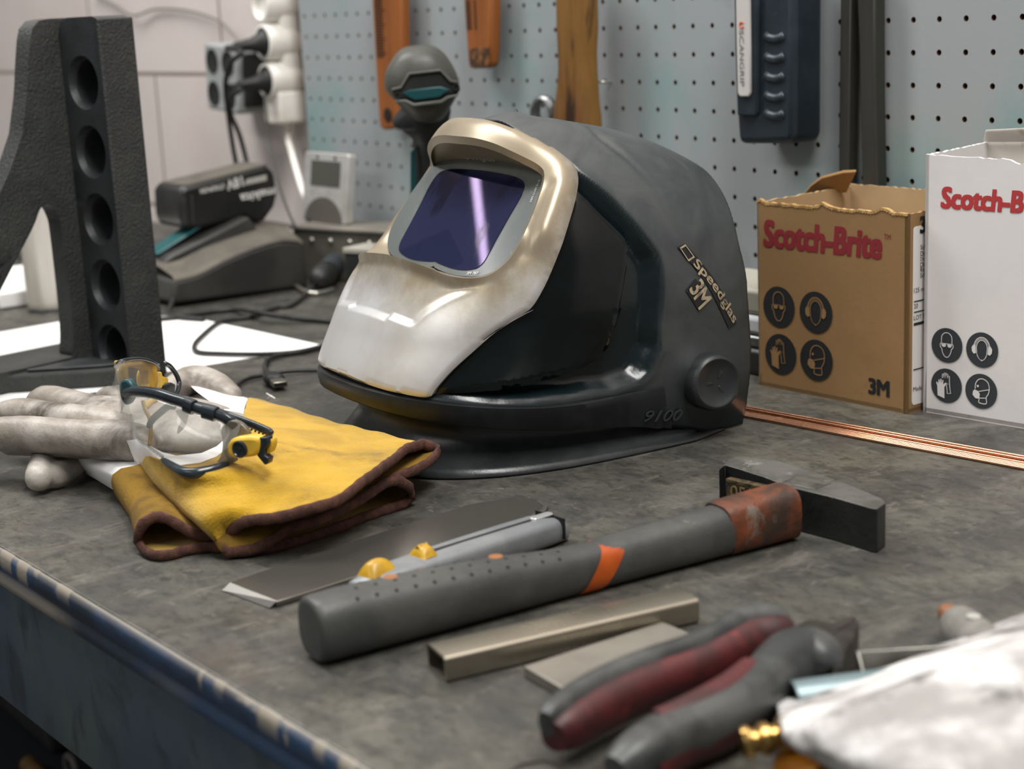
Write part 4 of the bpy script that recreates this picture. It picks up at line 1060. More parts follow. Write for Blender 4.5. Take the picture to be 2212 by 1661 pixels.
# ---- grey steel box with the silver timer, dark box, black plug
c0 = at_z(640, 600, 0); bxd = nrm(V(.93, .30, 0)); bxn = V(-bxd[1], bxd[0], 0)
zt_ = at_y(640, 489, c0[1])[2] - HB
t = thing('steel_box', 'dull grey steel box at the foot of the tool board, under the silver timer', 'box', c0 + bxd * .06 + bxn * .03)
MB().prism([(0, 0), (.150, 0), (.150, .062), (0, .062)], c0, bxd, bxn, (0, 0, 1), 0, zt_ - .004).link('box_body', mat('box grey', '#5d5a51', .5, .3, c2='#6e6a60', scale=10), t, bevel=.002)
MB().prism([(-.003, -.003), (.153, -.003), (.153, .065), (-.003, .065)], c0, bxd, bxn, (0, 0, 1), zt_ - .004, zt_).link('box_lid', mat('lid grey', '#77726a', .5, .3, c2='#8a857a', scale=9), t, bevel=.001)
for k in range(4):
    MB().lathe([(.0035, 0), (.0032, .0015), (0, .002)], c0 + bxd * (.03 + k * .03) - bxn * .0 + V(0, 0, zt_ - .016), -bxn, 12).link('rivet', mat('bright steel', '#bdb9b0', .3, .9), t, smooth=True)
# timer
yt = (c0 + bxd * .03 + bxn * .03)[1]
T_ = [at_y(x, y, yt) for x, y in [(656, 485), (745, 493), (776, 352), (686, 345)]]
zb0 = HB + zt_ + .0005
base0 = V(T_[0][0], yt - .002, zb0); wv = V(T_[1][0] - T_[0][0], 0.003, 0); upv = V((T_[3][0] - T_[0][0]) * .55, .012, T_[3][2] - T_[0][2] - .003)
t = thing('digital_timer', 'silver digital timer with a grey screen leaning on the steel box', 'timer', base0 + wv * .5)
ex, ey = nrm(wv), nrm(upv - nrm(wv) * np.dot(upv, nrm(wv))); ez = np.cross(ex, ey); Wt, Ht = np.linalg.norm(wv), np.linalg.norm(upv)
silv = mat('silver plastic', '#bdbbb6', .35, .35, c2='#a9a7a2', scale=20)
MB().prism(rrect(Wt, Ht, .004, 4, Wt / 2, Ht / 2), base0, ex, ey, ez, -.011, 0).link('timer_case', silv, t, bevel=.0015)
MB().prism(rrect(Wt * .66, Ht * .36, .001, 2, Wt * .5, Ht * .70), base0, ex, ey, ez, 0, .0006).link('screen', mat('grey lcd', '#4c4c44', .25), t)
MB().prism([(Wt * .5 + Wt * .42 * math.cos(q), .002 + Ht * .34 * math.sin(q)) for q in np.linspace(0, PI, 24)], base0, ex, ey, ez, 0, .0012).link('dial', mat('dark dial', '#55524b', .4), t, bevel=.0004)
for q in (.3, .7): MB().lathe([(.0022, 0), (.002, .001), (0, .0012)], base0 + ex * Wt * q + ey * Ht * .93, ez, 12).link('button', black_pl, t)
for i in range(4): MB().lathe([(.0014, 0), (.0013, .0008), (0, .0009)], base0 + ex * Wt * (.2 + .2 * i) + ey * Ht * .44, ez, 10).link('button', silv, t)
# dark box with light top
c1 = at_z(750, 648, 0)
t = thing('junction_box', 'small dark box with a pale lid, half hidden behind the helmet', 'box', c1 + V(.04, .03, 0))
MB().box(c1 + bxd * .045 + bxn * .018 + V(0, 0, .026), (.09, .036, .052), np.stack([bxd, bxn, V(0, 0, 1)], 1)).link('box_body', black_pl, t, bevel=.002)
MB().box(c1 + bxd * .045 + bxn * .018 + V(0, 0, .055), (.092, .038, .006), np.stack([bxd, bxn, V(0, 0, 1)], 1)).link('box_lid', mat('pale lid', '#a8a499', .5), t, bevel=.001)
# black plug lying on the bench with its cord
p0 = at_z(712, 590, .016); p1 = at_z(690, 612, .014)
t = thing('cable_connector', 'black cable connector with its cord lying right of the charger', 'connector', at_z(690, 618, 0))
MB().tube([at_z(732, 560, .024), at_z(722, 568, .022), at_z(712, 580, .0185), at_z(704, 590, .0170)], [.009, .0125, .013, .012], 16).link('connector_body', mat('connector grey', '#33383d', .45), t, smooth=True)
MB().tube([at_z(706, 588, .0165), at_z(696, 598, .0160), at_z(688, 606, .0145), at_z(682, 612, .012)], [.014, .0150, .012, .006], 16).link('collar', black_rub, t, smooth=True)
MB().tube(spline([at_z(685, 609, .012), at_z(668, 628, .005), at_z(650, 645, .003), at_z(628, 660, .003), at_z(600, 664, .003), at_z(575, 672, .003), at_z(545, 684, .003), at_z(500, 690, .003), at_z(470, 698, .0035), at_z(440, 722, .0035), at_z(420, 745, .0035), at_z(428, 760, .0035), at_z(480, 764, .0035), at_z(560, 765, .0035), at_z(640, 760, .003), at_z(712, 744, .003), at_z(790, 725, .003)], 7), .0022, 8).link('cord', black_rub, t, smooth=True)
o = MB().tube(spline([at_z(640, 618, .004), at_z(660, 630, .004), at_z(685, 634, .003), at_z(720, 625, .003)], 5), .003, 8).link('bent_rod', mat('bright steel', '#bdb9b0', .3, .9), smooth=True)
tag(o, 'short bright steel rod under the cord right of the charger', 'rod')
# cable along the charger front, crossing the paper
o = MB().tube(spline([at_z(340, 690, .003), at_z(380, 686, .003), at_z(430, 677, .003), at_z(500, 669, .003), at_z(535, 671, .0085), at_z(585, 680, .0095), at_z(640, 688, .0040), at_z(690, 692, .003), at_z(760, 700, .003)], 7), .0026, 8).link('charger_cable', black_rub, smooth=True)
tag(o, 'black cable along the front of the charger, reaching the helmet', 'cable')
# ---- usb cable
plug_d = nrm(at_z(612, 834, .006) - at_z(572, 800, .006)); pn = V(-plug_d[1], plug_d[0], 0); pc_ = at_z(598, 824, .006)
t = thing('usb_cable', 'black usb cable with its plug lying in front of the helmet chin', 'cable', pc_ * [1, 1, 0] + V(0, 0, HB))
RB = np.stack([plug_d, pn, V(0, 0, 1)], 1)
MB().box(pc_ + plug_d * .004, (.019, .0122, .0046), RB).link('usb_shell', mat('usb steel', '#8d8a80', .3, .9), t, bevel=.0006)
MB().box(pc_ + plug_d * .0136, (.0006, .0106, .0030), RB).link('usb_mouth', mat('dark mouth', '#0d0d0c', .6), t)
MB().tube([pc_ - plug_d * .026, pc_ - plug_d * .022, pc_ - plug_d * .010, pc_ - plug_d * .004], [.004, (.0075, .0042), (.0085, .0046), (.0080, .0044)], 16, up=(0, 0, 1), expo=3).link('plug_grip', black_rub, t, smooth=True)
e = pc_ - plug_d * .024
MB().tube(spline([e, e - plug_d * .012, at_z(572, 790, .005), at_z(580, 776, .003), at_z(610, 766, .003), at_z(660, 758, .003), at_z(720, 742, .003), at_z(790, 720, .003)], 7), .0021, 8).link('cord', black_rub, t, smooth=True)
o = MB().tube(spline([at_z(500, 850, .002), at_z(512, 832, .003), at_z(535, 818, .003), at_z(565, 811, .003), at_z(620, 802, .004), at_z(680, 800, .003), at_z(740, 800, .003)], 7), .0019, 8).link('thin_lead', black_rub, smooth=True)
tag(o, 'thin black lead passing under the usb plug towards the helmet', 'cable')

# ---- cordless drill seen from behind
dv = nrm(V(CAM_P[0], CAM_P[1], 0) - V(at_d(912, 190, 1.52)[0], at_d(912, 190, 1.52)[1], 0)); ds = V(-dv[1], dv[0], 0)   # towards the camera, to image right
if ds @ CAM_R[0] < 0: ds = -ds
dc = at_d(913, 190, 1.52); zc_ = dc[2]; UP = V(0, 0, 1)
k_ = 1.52 / FPX
t = thing('power_drill', 'dark grey power drill with a teal band standing behind the helmet', 'drill', V(dc[0], dc[1], HB))
dg = mat('drill grey', '#3b3b35', .45, c2='#494942', scale=14, bump=.08); dk_ = mat('drill black', '#1a1b1b', .5, c2='#242424', scale=20); tl = mat('drill teal', '#0e4347', .4)
def dp(x, y, out=0.0): return dc + ds * ((x - 913) * k_) - UP * ((y - 190) * k_) + dv * out
rows = []
outl = [(842, 140), (870, 108), (905, 101), (940, 104), (965, 122), (985, 155), (993, 185), (990, 205), (975, 230), (955, 258), (930, 268), (895, 262), (870, 240), (848, 212), (832, 190), (832, 165)]
outl = [tuple(p) for p in spline([list(p) for p in outl], 3, True)]
cxx, cyy = 913, 184
for sc_, out in ((.80, -.12), (.97, -.10), (1.0, -.05), (1.0, -.012), (.94, .004), (.82, .013), (.6, .018), (.25, .020)):
    rows.append([dp(cxx + (x - cxx) * sc_, cyy + (y - cyy) * sc_, out) for x, y in outl])
MB().loft(rows).link('motor_housing', dg, t, smooth=60)
def face_prism(pts, o0, o1, name, mt, bev=.001):
    P = [((x - 913) * k_, -(y - 190) * k_) for x, y in pts]
    MB().prism(P[::-1], dc, ds, UP, dv, o0, o1).link(name, mt, t, bevel=bev)
face_prism([(846, 190), (866, 184), (887, 158), (953, 155), (974, 178), (990, 182), (994, 196), (984, 205), (962, 206), (950, 214), (893, 218), (878, 210), (852, 208)], .004, .022, 'rear_cap', dk_, .002)
face_prism([(868, 196), (885, 190), (950, 186), (972, 194), (958, 202), (947, 209), (895, 213), (882, 206)], .0215, .0235, 'teal_band', tl)
face_prism([(846, 186), (866, 182), (885, 154), (953, 150), (975, 174), (990, 178), (989, 182), (972, 180), (952, 156), (888, 160), (868, 188), (848, 192)], .014, .0245, 'upper_trim', dg)
face_prism([(852, 210), (876, 210), (893, 219), (950, 215), (964, 207), (990, 204), (985, 209), (968, 213), (952, 222), (890, 226), (874, 217), (854, 216)], .014, .0245, 'lower_trim', mat('drill grey light', '#595a53', .45))
for x, y in ((858, 200), (984, 189)): MB().lathe([(.0035, 0), (.0033, .003), (.0022, .003), (.002, .001), (0, .001)], dp(x, y, .0215), dv, 14).link('screw', dk_, t)
for x, y in ((848, 158), (852, 170), (860, 152), (850, 178)): MB().box(dp(x, y, .0035), (.002, .004, .006)).link('vent_slot', dk_, t)
MB().tube([dp(905, 240, -.03), dp(915, 262, -.035), dp(922, 300, -.04), dp(918, 340, -.045), dp(912, 400, -.05), dp(908, 470, -.05), V(*(dp(906, 560, -.05)[:2]), HB + .05)],
          [(.030, .024), (.026, .022), (.0165, .020), (.0155, .020), (.0165, .021), (.018, .023), (.022, .026)], 20, up=dv).link('grip', dk_, t, smooth=True)
fb = dp(906, 560, -.05); fb = V(fb[0], fb[1], HB + .032)
MB().box(fb, (.075, .11, .063), np.stack([ds, dv, UP], 1)).link('battery', dk_, t, bevel=.005)
face_prism([(878, 330), (890, 320), (886, 420), (872, 420)], -.031, -.0265, 'side_stripe', tl)

# ---- below the bench: black drawer box and clutter on the lower shelf
sh_ = MB().box((-.45, -.42, .33), (2.6, .5, .02)).link('lower_shelf', mat('shelf steel', '#24262a', .5), bench, bevel=.002)

SHZ = .34 - HB
q0_ = at_z(96, 1640, SHZ)
t = thing('drawer_case', 'black case standing on the shelf under the bench at the lower left', 'case', q0_ + V(-.15, .12, 0))
MB().box(q0_ + V(-.15, .13, .12), (.30, .24, .236)).link('case_body', mat('case black', '#20211f', .5, c2='#2a2b28', scale=10), t, bevel=.006)
MB().box(q0_ + V(-.15, .008, .13), (.27, .006, .19)).link('front_lid', mat('case black', '#000000'), t, bevel=.003)
MB().box(q0_ + V(-.2785, .0035, .12), (.030, .006, .20)).link('side_clip', mat('pale grey case', '#a09c90', .5), t, bevel=.002)
o = MB().tube([at_z(62, 1650, SHZ + .012), at_z(150, 1760, SHZ + .012)], .011, 14).link('wooden_stick', mat('stick wood', '#7d5a2c', .6, c2='#5c3f1e', scale=20), smooth=True); tag(o, 'brown wooden stick on the shelf in front of the black case', 'stick')
c = at_z(155, 1662, SHZ + .02)
o = MB().tube([c + V(math.cos(q) * .016, 0, math.sin(q) * .016) for q in np.linspace(0, 2 * PI, 25)], .0045, 10, up=(0, 1, 0), caps=False).link('rubber_ring', mat('grey rubber ring', '#55524f', .5), smooth=True); tag(o, 'small grey rubber ring on the shelf right of the black case', 'ring')
# ================================================================== cartons
def strip2(pts, w, closed=False):            # a line of width w in 2D -> quads
    P = [np.array(p, float) for p in pts]; n = len(P); vs = []; fs = []
    for i, p in enumerate(P):
        a = P[(i - 1) % n] if (closed or i > 0) else P[i]; b = P[(i + 1) % n] if (closed or i < n - 1) else P[i]
        t = b - a; t = t / max(np.linalg.norm(t), 1e-9); nn = np.array([-t[1], t[0]]) * w / 2
        vs += [p + nn, p - nn]
    for i in range(n if closed else n - 1):
        j = (i + 1) % n; fs.append((2 * i, 2 * i + 1, 2 * j + 1, 2 * j))
    return vs, fs
def ell(cx, cy, rx, ry, a0=0, a1=360, n=28): return [(cx + rx * math.cos(math.radians(a0 + (a1 - a0) * k / n)), cy + ry * math.sin(math.radians(a0 + (a1 - a0) * k / n))) for k in range(n + 1)]
class Flat:
    """flat print in a plane: o, right, up; lifted slightly off it"""
    def __init__(s, o, r, u, k=1.0): s.o, s.r, s.u, s.n, s.k = V(o), nrm(r), nrm(u), np.cross(nrm(r), nrm(u)), k; s.m = MB()
    def p(s, q, l): return s.o + s.r * q[0] * s.k + s.u * q[1] * s.k + s.n * l
    def poly(s, pts, l=.0005): s.m.add([s.p(q, l) for q in pts], [tuple(range(len(pts)))]); return s
    def line(s, pts, w, l=.0006, closed=False):
        vs, fs = strip2(pts, w, closed); s.m.add([s.p(q, l) for q in vs], fs); return s
    def ring(s, outer, inner, l=.0005):
        n = len(outer); s.m.add([s.p(q, l) for q in outer] + [s.p(q, l) for q in inner], [(i, (i + 1) % n, n + (i + 1) % n, n + i) for i in range(n)]); return s
HEADP = [(-.34, .36), (-.30, .56), (-.16, .70), (0, .74), (.16, .70), (.30, .56), (.34, .36), (.34, .10), (.41, .08), (.41, -.10), (.31, -.20), (.27, -.40), (.14, -.62), (0, -.68), (-.14, -.62), (-.27, -.40), (-.31, -.20), (-.41, -.10), (-.41, .08), (-.34, .10)]
def icon(kind, o, r, u, rad, fg, parent, disc):
    d = Flat(o, r, u, rad); d.poly(ell(0, 0, 1, 1, n=36)[:-1], .0004)
    d.m.link('safety_symbol', disc, parent)
    so_ = [c for c in parent.children if c.name.startswith('safety_symbol')][-1]
    f = Flat(o, r, u, rad); L = .0007
    if kind == 'goggles':
        f.line(spline([list(p) for p in HEADP], 2, True), .045, L, True)
        for sx in (-1, 1):
            f.poly([(sx * .05, .10), (sx * .33, .12), (sx * .33, -.02), (sx * .24, -.10), (sx * .12, -.10), (sx * .05, -.02)][::sx], L)
        f.line([(-.40, .10), (.40, .10)], .04, L)
    elif kind == 'muffs':
        f.line(ell(0, .02, .34, .60, 200, 340, 14) , .045, L); f.line(ell(0, .10, .34, .46, 0, 180, 18), .045, L)
        f.line(ell(0, .10, .50, .62, 10, 170, 18), .05, L); f.line(ell(0, .10, .43, .54, 14, 166, 18), .03, L)
        for sx in (-1, 1): f.poly([(sx * .40, .28), (sx * .54, .26), (sx * .64, .10), (sx * .62, -.12), (sx * .50, -.26), (sx * .36, -.20)][::-sx], L)
        f.line([(-.34, .1), (-.30, -.25), (-.18, -.5), (0, -.62), (.18, -.5), (.30, -.25), (.34, .1)], .04, L)
    elif kind == 'gloves':
        g = [(-.10, -.75), (-.55, -.62), (-.58, -.05), (-.66, .12), (-.60, .17), (-.52, .06), (-.50, .30), (-.44, .32), (-.41, .10), (-.38, .36), (-.31, .36), (-.30, .10), (-.24, .32), (-.18, .30), (-.20, .05), (-.05, .18), (.0, .12), (-.12, -.10)]
        f.poly(g[::-1], L)
        h = [(-.26, .42), (-.25, .66), (-.18, .68), (-.15, .45), (-.12, .74), (-.04, .74), (-.03, .45), (.0, .72), (.08, .70), (.09, .44), (.13, .60), (.20, .58), (.21, .20), (.24, -.10), (.30, -.40), (.08, -.44), (.05, -.15), (-.02, .18), (.12, .10)]
        f.line(h, .045, L)
    else:
        f.line(spline([[-.36, .10], [-.34, .40], [-.16, .66], [.12, .72], [.42, .56], [.52, .22], [.46, -.10], [.34, -.30], [.34, -.66], [-.10, -.66], [-.10, -.46]], 4), .05, L)
        f.poly([(-.40, .06), (-.18, .0), (-.06, -.16), (-.10, -.44), (-.34, -.44), (-.52, -.26), (-.50, -.05)][::-1], L)
        f.line([(-.14, -.02), (.50, .16)], .045, L); f.line([(-.10, -.40), (.34, -.34)], .045, L)
        f.poly(ell(-.20, .28, .07, .07, n=12)[:-1], L)
    f.m.link('symbol_drawing', fg, so_)
def jag(a, b, n, amp, zf):                   # torn edge from a to b (2D), heights jittered
    out = []
    for k in range(n + 1):
        t = k / n; out.append((a[0] + (b[0] - a[0]) * t, a[1] + (b[1] - a[1]) * t + zf(t) + random.uniform(-amp, amp)))
    return out
kraft = mat('kraft board', '#866741', .7, c2='#917049', scale=6, c3='#7b5e3a', scale3=300, lo3=.60, hi3=.75, bump=.05, bscale=300)
kraft_in = mat('kraft inside', '#9c8361', .75, c2='#a68d6b', scale=8, bump=.05)
torn = mat('torn board edge', '#b8955f', .85, c2='#8f6c3e', scale=120, bump=.4, bscale=500)
blackp = mat('black print', '#1d1f20', .6); redp = mat('dark red print', '#7d2329', .6); redb = mat('red print', '#b3383a', .6)
A0, A1 = at_z(1640, 832), at_z(1958, 895); bx = nrm(A1 - A0); by = V(-bx[1], bx[0], 0); BW = np.linalg.norm(A1 - A0); BDp = .112
BH = at_plane(1800, 446, A0, by)[2] - HB
z_l, z_r = at_plane(1635, 436, A0, by)[2] - HB, at_plane(1957, 463, A0, by)[2] - HB
carton = thing('carton', 'open brown carton with torn top edge and dark red lettering', 'carton', A0 + bx * BW / 2 + by * BDp / 2)
UPv = V(0, 0, 1); TH = .0028
def wall(o, r, prof_top, L_, nn, name, mt):
    poly = [(0, 0), (L_, 0)] + prof_top[::-1]
    return MB().prism(poly, o, r, UPv, nn, 0, TH).link(name, mt, carton)
bump = lambda c, w_, h: (lambda t: h * math.exp(-((t - c) / w_) ** 2))
front_top = jag((0, z_l), (BW, z_r), 60, .0006, lambda t: bump(.46, .03, .0035)(t) + bump(.85, .04, .003)(t) + bump(.02, .02, .002)(t))
wall(A0, bx, front_top, BW, by, 'front_panel', kraft)
fr_e = MB()
for a, b in zip(front_top[:-1], front_top[1:]):
    fr_e.add([A0 + bx * q[0] + UPv * (q[1] + .0003) + by * w_ for q, w_ in ((a, -.0004), (b, -.0004), (b, TH + .0006), (a, TH + .0006))], [(0, 1, 2, 3)])
    fr_e.add([A0 + bx * a[0] + UPv * (a[1] - .0022) - by * .0004, A0 + bx * b[0] + UPv * (b[1] - .0012) - by * .0004, A0 + bx * b[0] + UPv * (b[1] + .0003) - by * .0004, A0 + bx * a[0] + UPv * (a[1] + .0003) - by * .0004], [(0, 1, 2, 3)])
fr_e.link('torn_edge', torn, carton)
B0 = A0 + by * BDp
zbk = at_plane(1830, 396, B0, by)[2] - HB
wall(B0 - by * TH, bx, jag((0, zbk), (BW, zbk - .001), 50, .0006, lambda t: bump(.9, .09, .004)(t)), BW, by, 'back_panel', kraft_in)
zl2 = at_x(1735, 415, (A0 + by * BDp * .8)[0])[2] - HB
wall(A0 + bx * TH, by, jag((0, z_l), (BDp, z_l + .001), 30, .0006, lambda t: 0), BDp, -bx, 'left_panel', kraft_in)
wall(A1, by, jag((0, z_r), (BDp, z_r + .003), 40, .0008, lambda t: 0), BDp, -bx, 'right_panel', kraft)
MB().box(A0 + bx * BW / 2 + by * BDp / 2 + V(0, 0, .002), (BW, BDp, .003), np.stack([bx, by, UPv], 1)).link('bottom_panel', kraft_in, carton)
# left flap standing up and leaning in at the back
lf = [at_plane(1733, 421, B0 - by * .03, by), at_plane(1829, 411, B0 - by * .012, by), at_plane(1850, 366, B0 - by * .022, by), at_plane(1822, 367, B0 - by * .026, by), at_plane(1775, 380, B0 - by * .034, by), at_plane(1752, 398, B0 - by * .036, by)]
n = len(lf); nf_ = nrm(np.cross(lf[1] - lf[0], lf[3] - lf[0]))
MB().add(lf + [p + nf_ * .0026 for p in lf], [tuple(range(n))[::-1], tuple(range(n, 2 * n))] + [(i, (i + 1) % n, n + (i + 1) % n, n + i) for i in range(n)]).link('flap', mat('shaded flap board', '#8d6a3f', .75, c2='#7f5e37', scale=9), carton, bevel=.0006)
# crumpled kraft inside the carton
rows = []
for i in range(9):
    rows.append([A0 + bx * (BW * (.05 + .9 * j / 10)) + by * (BDp * (.08 + .84 * i / 8)) + UPv * (BH * .80 + random.uniform(-.006, .005)) for j in range(11)])
MB().grid(surf(rows, 2, 2)).link('wrapping_paper', kraft_in, carton, smooth=25)
# print on the front
fpt = lambda x, y: at_plane(x, y, A0, by)
def print_line(name, s, pl, pr, y_top, mt, par, P0, nrm_, r_, bold=.0, shear=0, spacing=1.0):
    a, b = at_plane(*pl, P0, nrm_), at_plane(*pr, P0, nrm_); w_ = (b - a) @ r_; h = at_plane(pl[0], y_top, P0, nrm_)[2] - a[2]
    return text_on(name, s, mt, par, a, r_, UPv, h, w_, bold=bold, shear=shear, lift=.00025, spacing=spacing)
print_line('brand_lettering', 'Scotch-Brite', (1649, 533), (1906, 556), 473, redp, carton, A0, by, bx, .05, .1, 1.0)
print_line('brand_lettering', 'TM', (1910, 517), (1924, 518), 505, redp, carton, A0, by, bx)
print_line('maker_lettering', '3M', (1876, 850), (1922, 851), 815, blackp, carton, A0, by, bx, .045, 0, .95)
R_ = (fpt(1683, 619)[2] - fpt(1683, 707)[2]) / 2
for kind, x, y in (('goggles', 1683, 663), ('muffs', 1763, 675), ('gloves', 1687, 765), ('mask', 1764, 778)):
    icon(kind, fpt(x, y), bx, UPv, R_, kraft, carton, blackp)
# white sticker on the right side
S0 = A1 + by * .006
st = MB().prism(rrect(.062, .132, .003, 3, .037, .0715), A1 , by, UPv, bx, 0, .0003).link('side_label', mat('label paper', '#dcd8d4', .6), carton)
def side_text(s, y_px, h, bold=0.0, x0=.010):
    z = at_plane(1968, y_px, A1 + by * .02, bx)[2]
    text_on('label_lettering', s, blackp, st, A1 + by * x0 + V(0, 0, z - HB), by, UPv, h, None, bold=bold, lift=.0006)
side_text('3M', 508, .0125, .035, .013)
for s, y in (('Sch', 543), ('Disc', 557), ('Disq', 570), ('Disc', 581), ('Ron', 592), ('Schl', 604), ('125 mm', 634), ('20', 668), ('LOT 974', 693), ('Made in', 847)): side_text(s, y, .0034, 0, .014 if y < 620 else .007)
fl_ = Flat(A1, by, UPv)
for y in (653, 676, 702, 800):
    z = at_plane(1968, y, A1 + by * .02, bx)[2] - HB; fl_.line([(.007, z), (.06, z)], .0009 if y != 702 else .002)
fl_.line([(.030, .036), (.030, .066)], .004)
fl_.m.link('label_rule', blackp, st)

# ---- white carton in front of it, to the right
W0 = at_z(1994, 889); W1 = at_z(2212, 926); wx = nrm(W1 - W0); wy = V(-wx[1], wx[0], 0); WW = .175; WD = .080
WH = at_plane(1995, 334, W0, wy)[2] - HB
wc = mat('white board', '#dedad8', .6, c2='#d4d0ce', scale=9, bump=.04); wci = mat('white board inside', '#cfc8bf', .7, c2='#b5a58d', scale=60, lo=.55, hi=.7)
ct = thing('carton', 'tall white carton with red lettering at the right edge of the photo', 'carton', W0 + wx * WW / 2 + wy * WD / 2)
def wwall(o, r, top, L_, nn, name, mt): return MB().prism([(0, 0), (L_, 0)] + top[::-1], o, r, UPv, nn, 0, TH).link(name, mt, ct)
wwall(W0, wx, jag((0, WH), (WW, WH + .004), 50, .0005, lambda t: -.0025 * math.sin(PI * t) - bump(.42, .04, .003)(t)), WW, wy, 'front_panel', wc)
wwall(W0 + wx * TH, wy, jag((0, WH), (WD, WH + .002), 30, .0004, lambda t: .0), WD, -wx, 'left_panel', wc)
wwall(W0 + wy * (WD - TH), wx, jag((0, WH + .006), (WW, WH + .006), 40, .0006, lambda t: 0), WW, wy, 'back_panel', wci)
wwall(W0 + wx * WW, wy, [(0, WH), (WD, WH)], WD, -wx, 'right_panel', wc)
MB().box(W0 + wx * WW / 2 + wy * WD / 2 + V(0, 0, .002), (WW, WD, .003), np.stack([wx, wy, UPv], 1)).link('bottom_panel', wci, ct)
for a, b, h0, h1, tl_ in ((.0, .40, .0, .014, -.010), (.43, .92, .0, .012, -.030)):
    q = [W0 + wy * (WD - .004) + wx * (WW * a) + UPv * (WH + .002), W0 + wy * (WD - .004) + wx * (WW * b) + UPv * (WH + .004), W0 + wy * (WD + tl_) + wx * (WW * (b - .02)) + UPv * (WH + h1), W0 + wy * (WD + tl_) + wx * (WW * (a + .03)) + UPv * (WH + h1 - .004)]
    MB().add(q + [p + V(0, 0, .002) for p in q], [(0, 1, 2, 3), (7, 6, 5, 4), (0, 4, 5, 1), (1, 5, 6, 2), (2, 6, 7, 3), (3, 7, 4, 0)]).link('flap', wci, ct, bevel=.0005)
print_line('brand_lettering', 'Scotch-B', (2032, 450), (2212, 462), 402, redb, ct, W0, wy, wx, .05, .1, 1.0)
wpt = lambda x, y: at_plane(x, y, W0, wy)
R_ = (wpt(2046, 708)[2] - wpt(2046, 783)[2]) / 2
dgp = mat('grey black print', '#33373a', .6)
for kind, x, y in (('goggles', 2046, 746), ('muffs', 2122, 756), ('gloves', 2045, 833), ('mask', 2120, 845)):
    icon(kind, wpt(x, y), wx, UPv, R_, wc, ct, dgp)
# ---- metal pieces between helmet and brown carton
c = at_z(1632, 770, 0)
for z0, hh, nm, lb, mt in ((0, .022, 'black_block', 'dark block at the bottom of the metal stack left of the brown carton', black_pl), (.0222, .010, 'steel_plate', 'thick dull steel plate in the stack left of the brown carton', mat('dull steel', '#000000')),
                     (.0324, .016, 'folded_cloth', 'pale folded wiping cloth in the stack left of the brown carton', mat('pale cloth', '#c9cbd0', .8)), (.0486, .022, 'grey_case', 'flat grey case on top of the stack left of the brown carton', mat('pale grey case', '#a09c90', .5))):
    cc_ = V(A0[0] - .065, A0[1] + .066, HB + z0 + hh / 2)
    o = MB().box(cc_, (.105, .090 - z0 * .3, hh)).link(nm, mt, bevel=min(.004, hh * .25)); tag(o, lb, nm.split('_')[1])

# ================================================================== copper rods
copper = mat('copper', '#cf9a7a', .24, 1.0, c2='#bb8766', scale=60, stretch=(.2, 1, 1), r2=.32, c3='#7d4526', scale3=30, lo3=.62, hi3=.75)
ro = [(0, 880, 990), (1, 884, 994), (2, 888, 999), (3, 892, 1004), (4, 896, 1011), (5, 900, 1015), (6, 904, 1019), (7, 908, 1023)]
RR = .00115
pl0, pr0 = at_z(1600, 882, RR), at_z(2212, 992, RR)
rd = nrm(pr0 - pl0); rn = V(rd[1], -rd[0], 0)
first = None
names = ['rearmost', 'second', 'third', 'fourth', 'fifth', 'sixth', 'seventh', 'front-most']
for k in range(8):
    off0 = .0024 * k; off1 = .0026 * k + (.0030 if k > 3 else 0)
    a = pl0 - rd * .055 + rn * off0; b = pr0 + rd * .28 + rn * off1
    o = MB().tube([a, a + (b - a) * .3 + V(0, 0, .0), b], RR, 10).link('copper_rod', copper, smooth=50)
    tag(o, {0: 'rearmost thin copper rod of the bundle beside the cartons', 7: 'front-most thin copper rod of the bundle, nearest the hammer'}.get(k, names[k] + ' thin copper rod counted from the cartons towards the hammer'), 'rod', 'copper rods beside the cartons')
for k in (0, 2):
    a = pl0 - rd * .03 + rn * (.0024 * k + .0012) + V(0, 0, .0021); b = pr0 + rd * .22 + rn * (.0026 * k + .0013) + V(0, 0, .0021)
    o = MB().tube([a, b], RR, 10).link('copper_rod', copper, smooth=50)
    tag(o, ('upper copper rod lying on top of the bundle, nearer the cartons', 'upper copper rod lying on top of the bundle, nearer the hammer')[k // 2], 'rod', 'copper rods beside the cartons')
# ================================================================== hammer
hb, hh_ = at_z(690, 1357, .016), at_z(1705, 1097, .0165)
hd = nrm((hh_ - hb) * [1, 1, 0]); hs = V(hd[1], -hd[0], 0)      # along the handle, and to the viewer's right
if hs @ CAM_R[0] < 0: hs = -hs
hl = np.linalg.norm(hh_ - hb)
rubber = mat('worn grey rubber', '#3a3b3a', .48, c2='#474845', scale=25, lo=.4, hi=.65, bump=.15, bscale=220, c3='#66655e', scale3=140, lo3=.66, hi3=.73)
ham = thing('hammer', 'hammer with grey rubber handle and orange band, lying across the bench front', 'hammer', hb * [1, 1, 0] + V(0, 0, HB))
def hp(t, up=0.0, side=0.0): return V(*(hb + hd * hl * t)[:2], HB + up) + hs * side
st_ = [(-.018, .0124), (-.0165, .0142), (-.012, .0152), (-.002, .0158), (.05, .0160), (.2, .0152), (.35, .0140), (.45, .0124), (.52, .0120), (.56, .0122), (.70, .0128), (.83, .0136)]
MB().tube([hp(t, (r if t > .01 else .0158) * 1.02 + .0003) for t, r in st_], [(r * .98, r * 1.02) for t, r in st_], 28, up=(0, 0, 1), expo=2.7).link('grip', rubber, ham, smooth=60)
st_ = [(.828, .0139), (.84, .0143), (.93, .0147), (.992, .0149)]
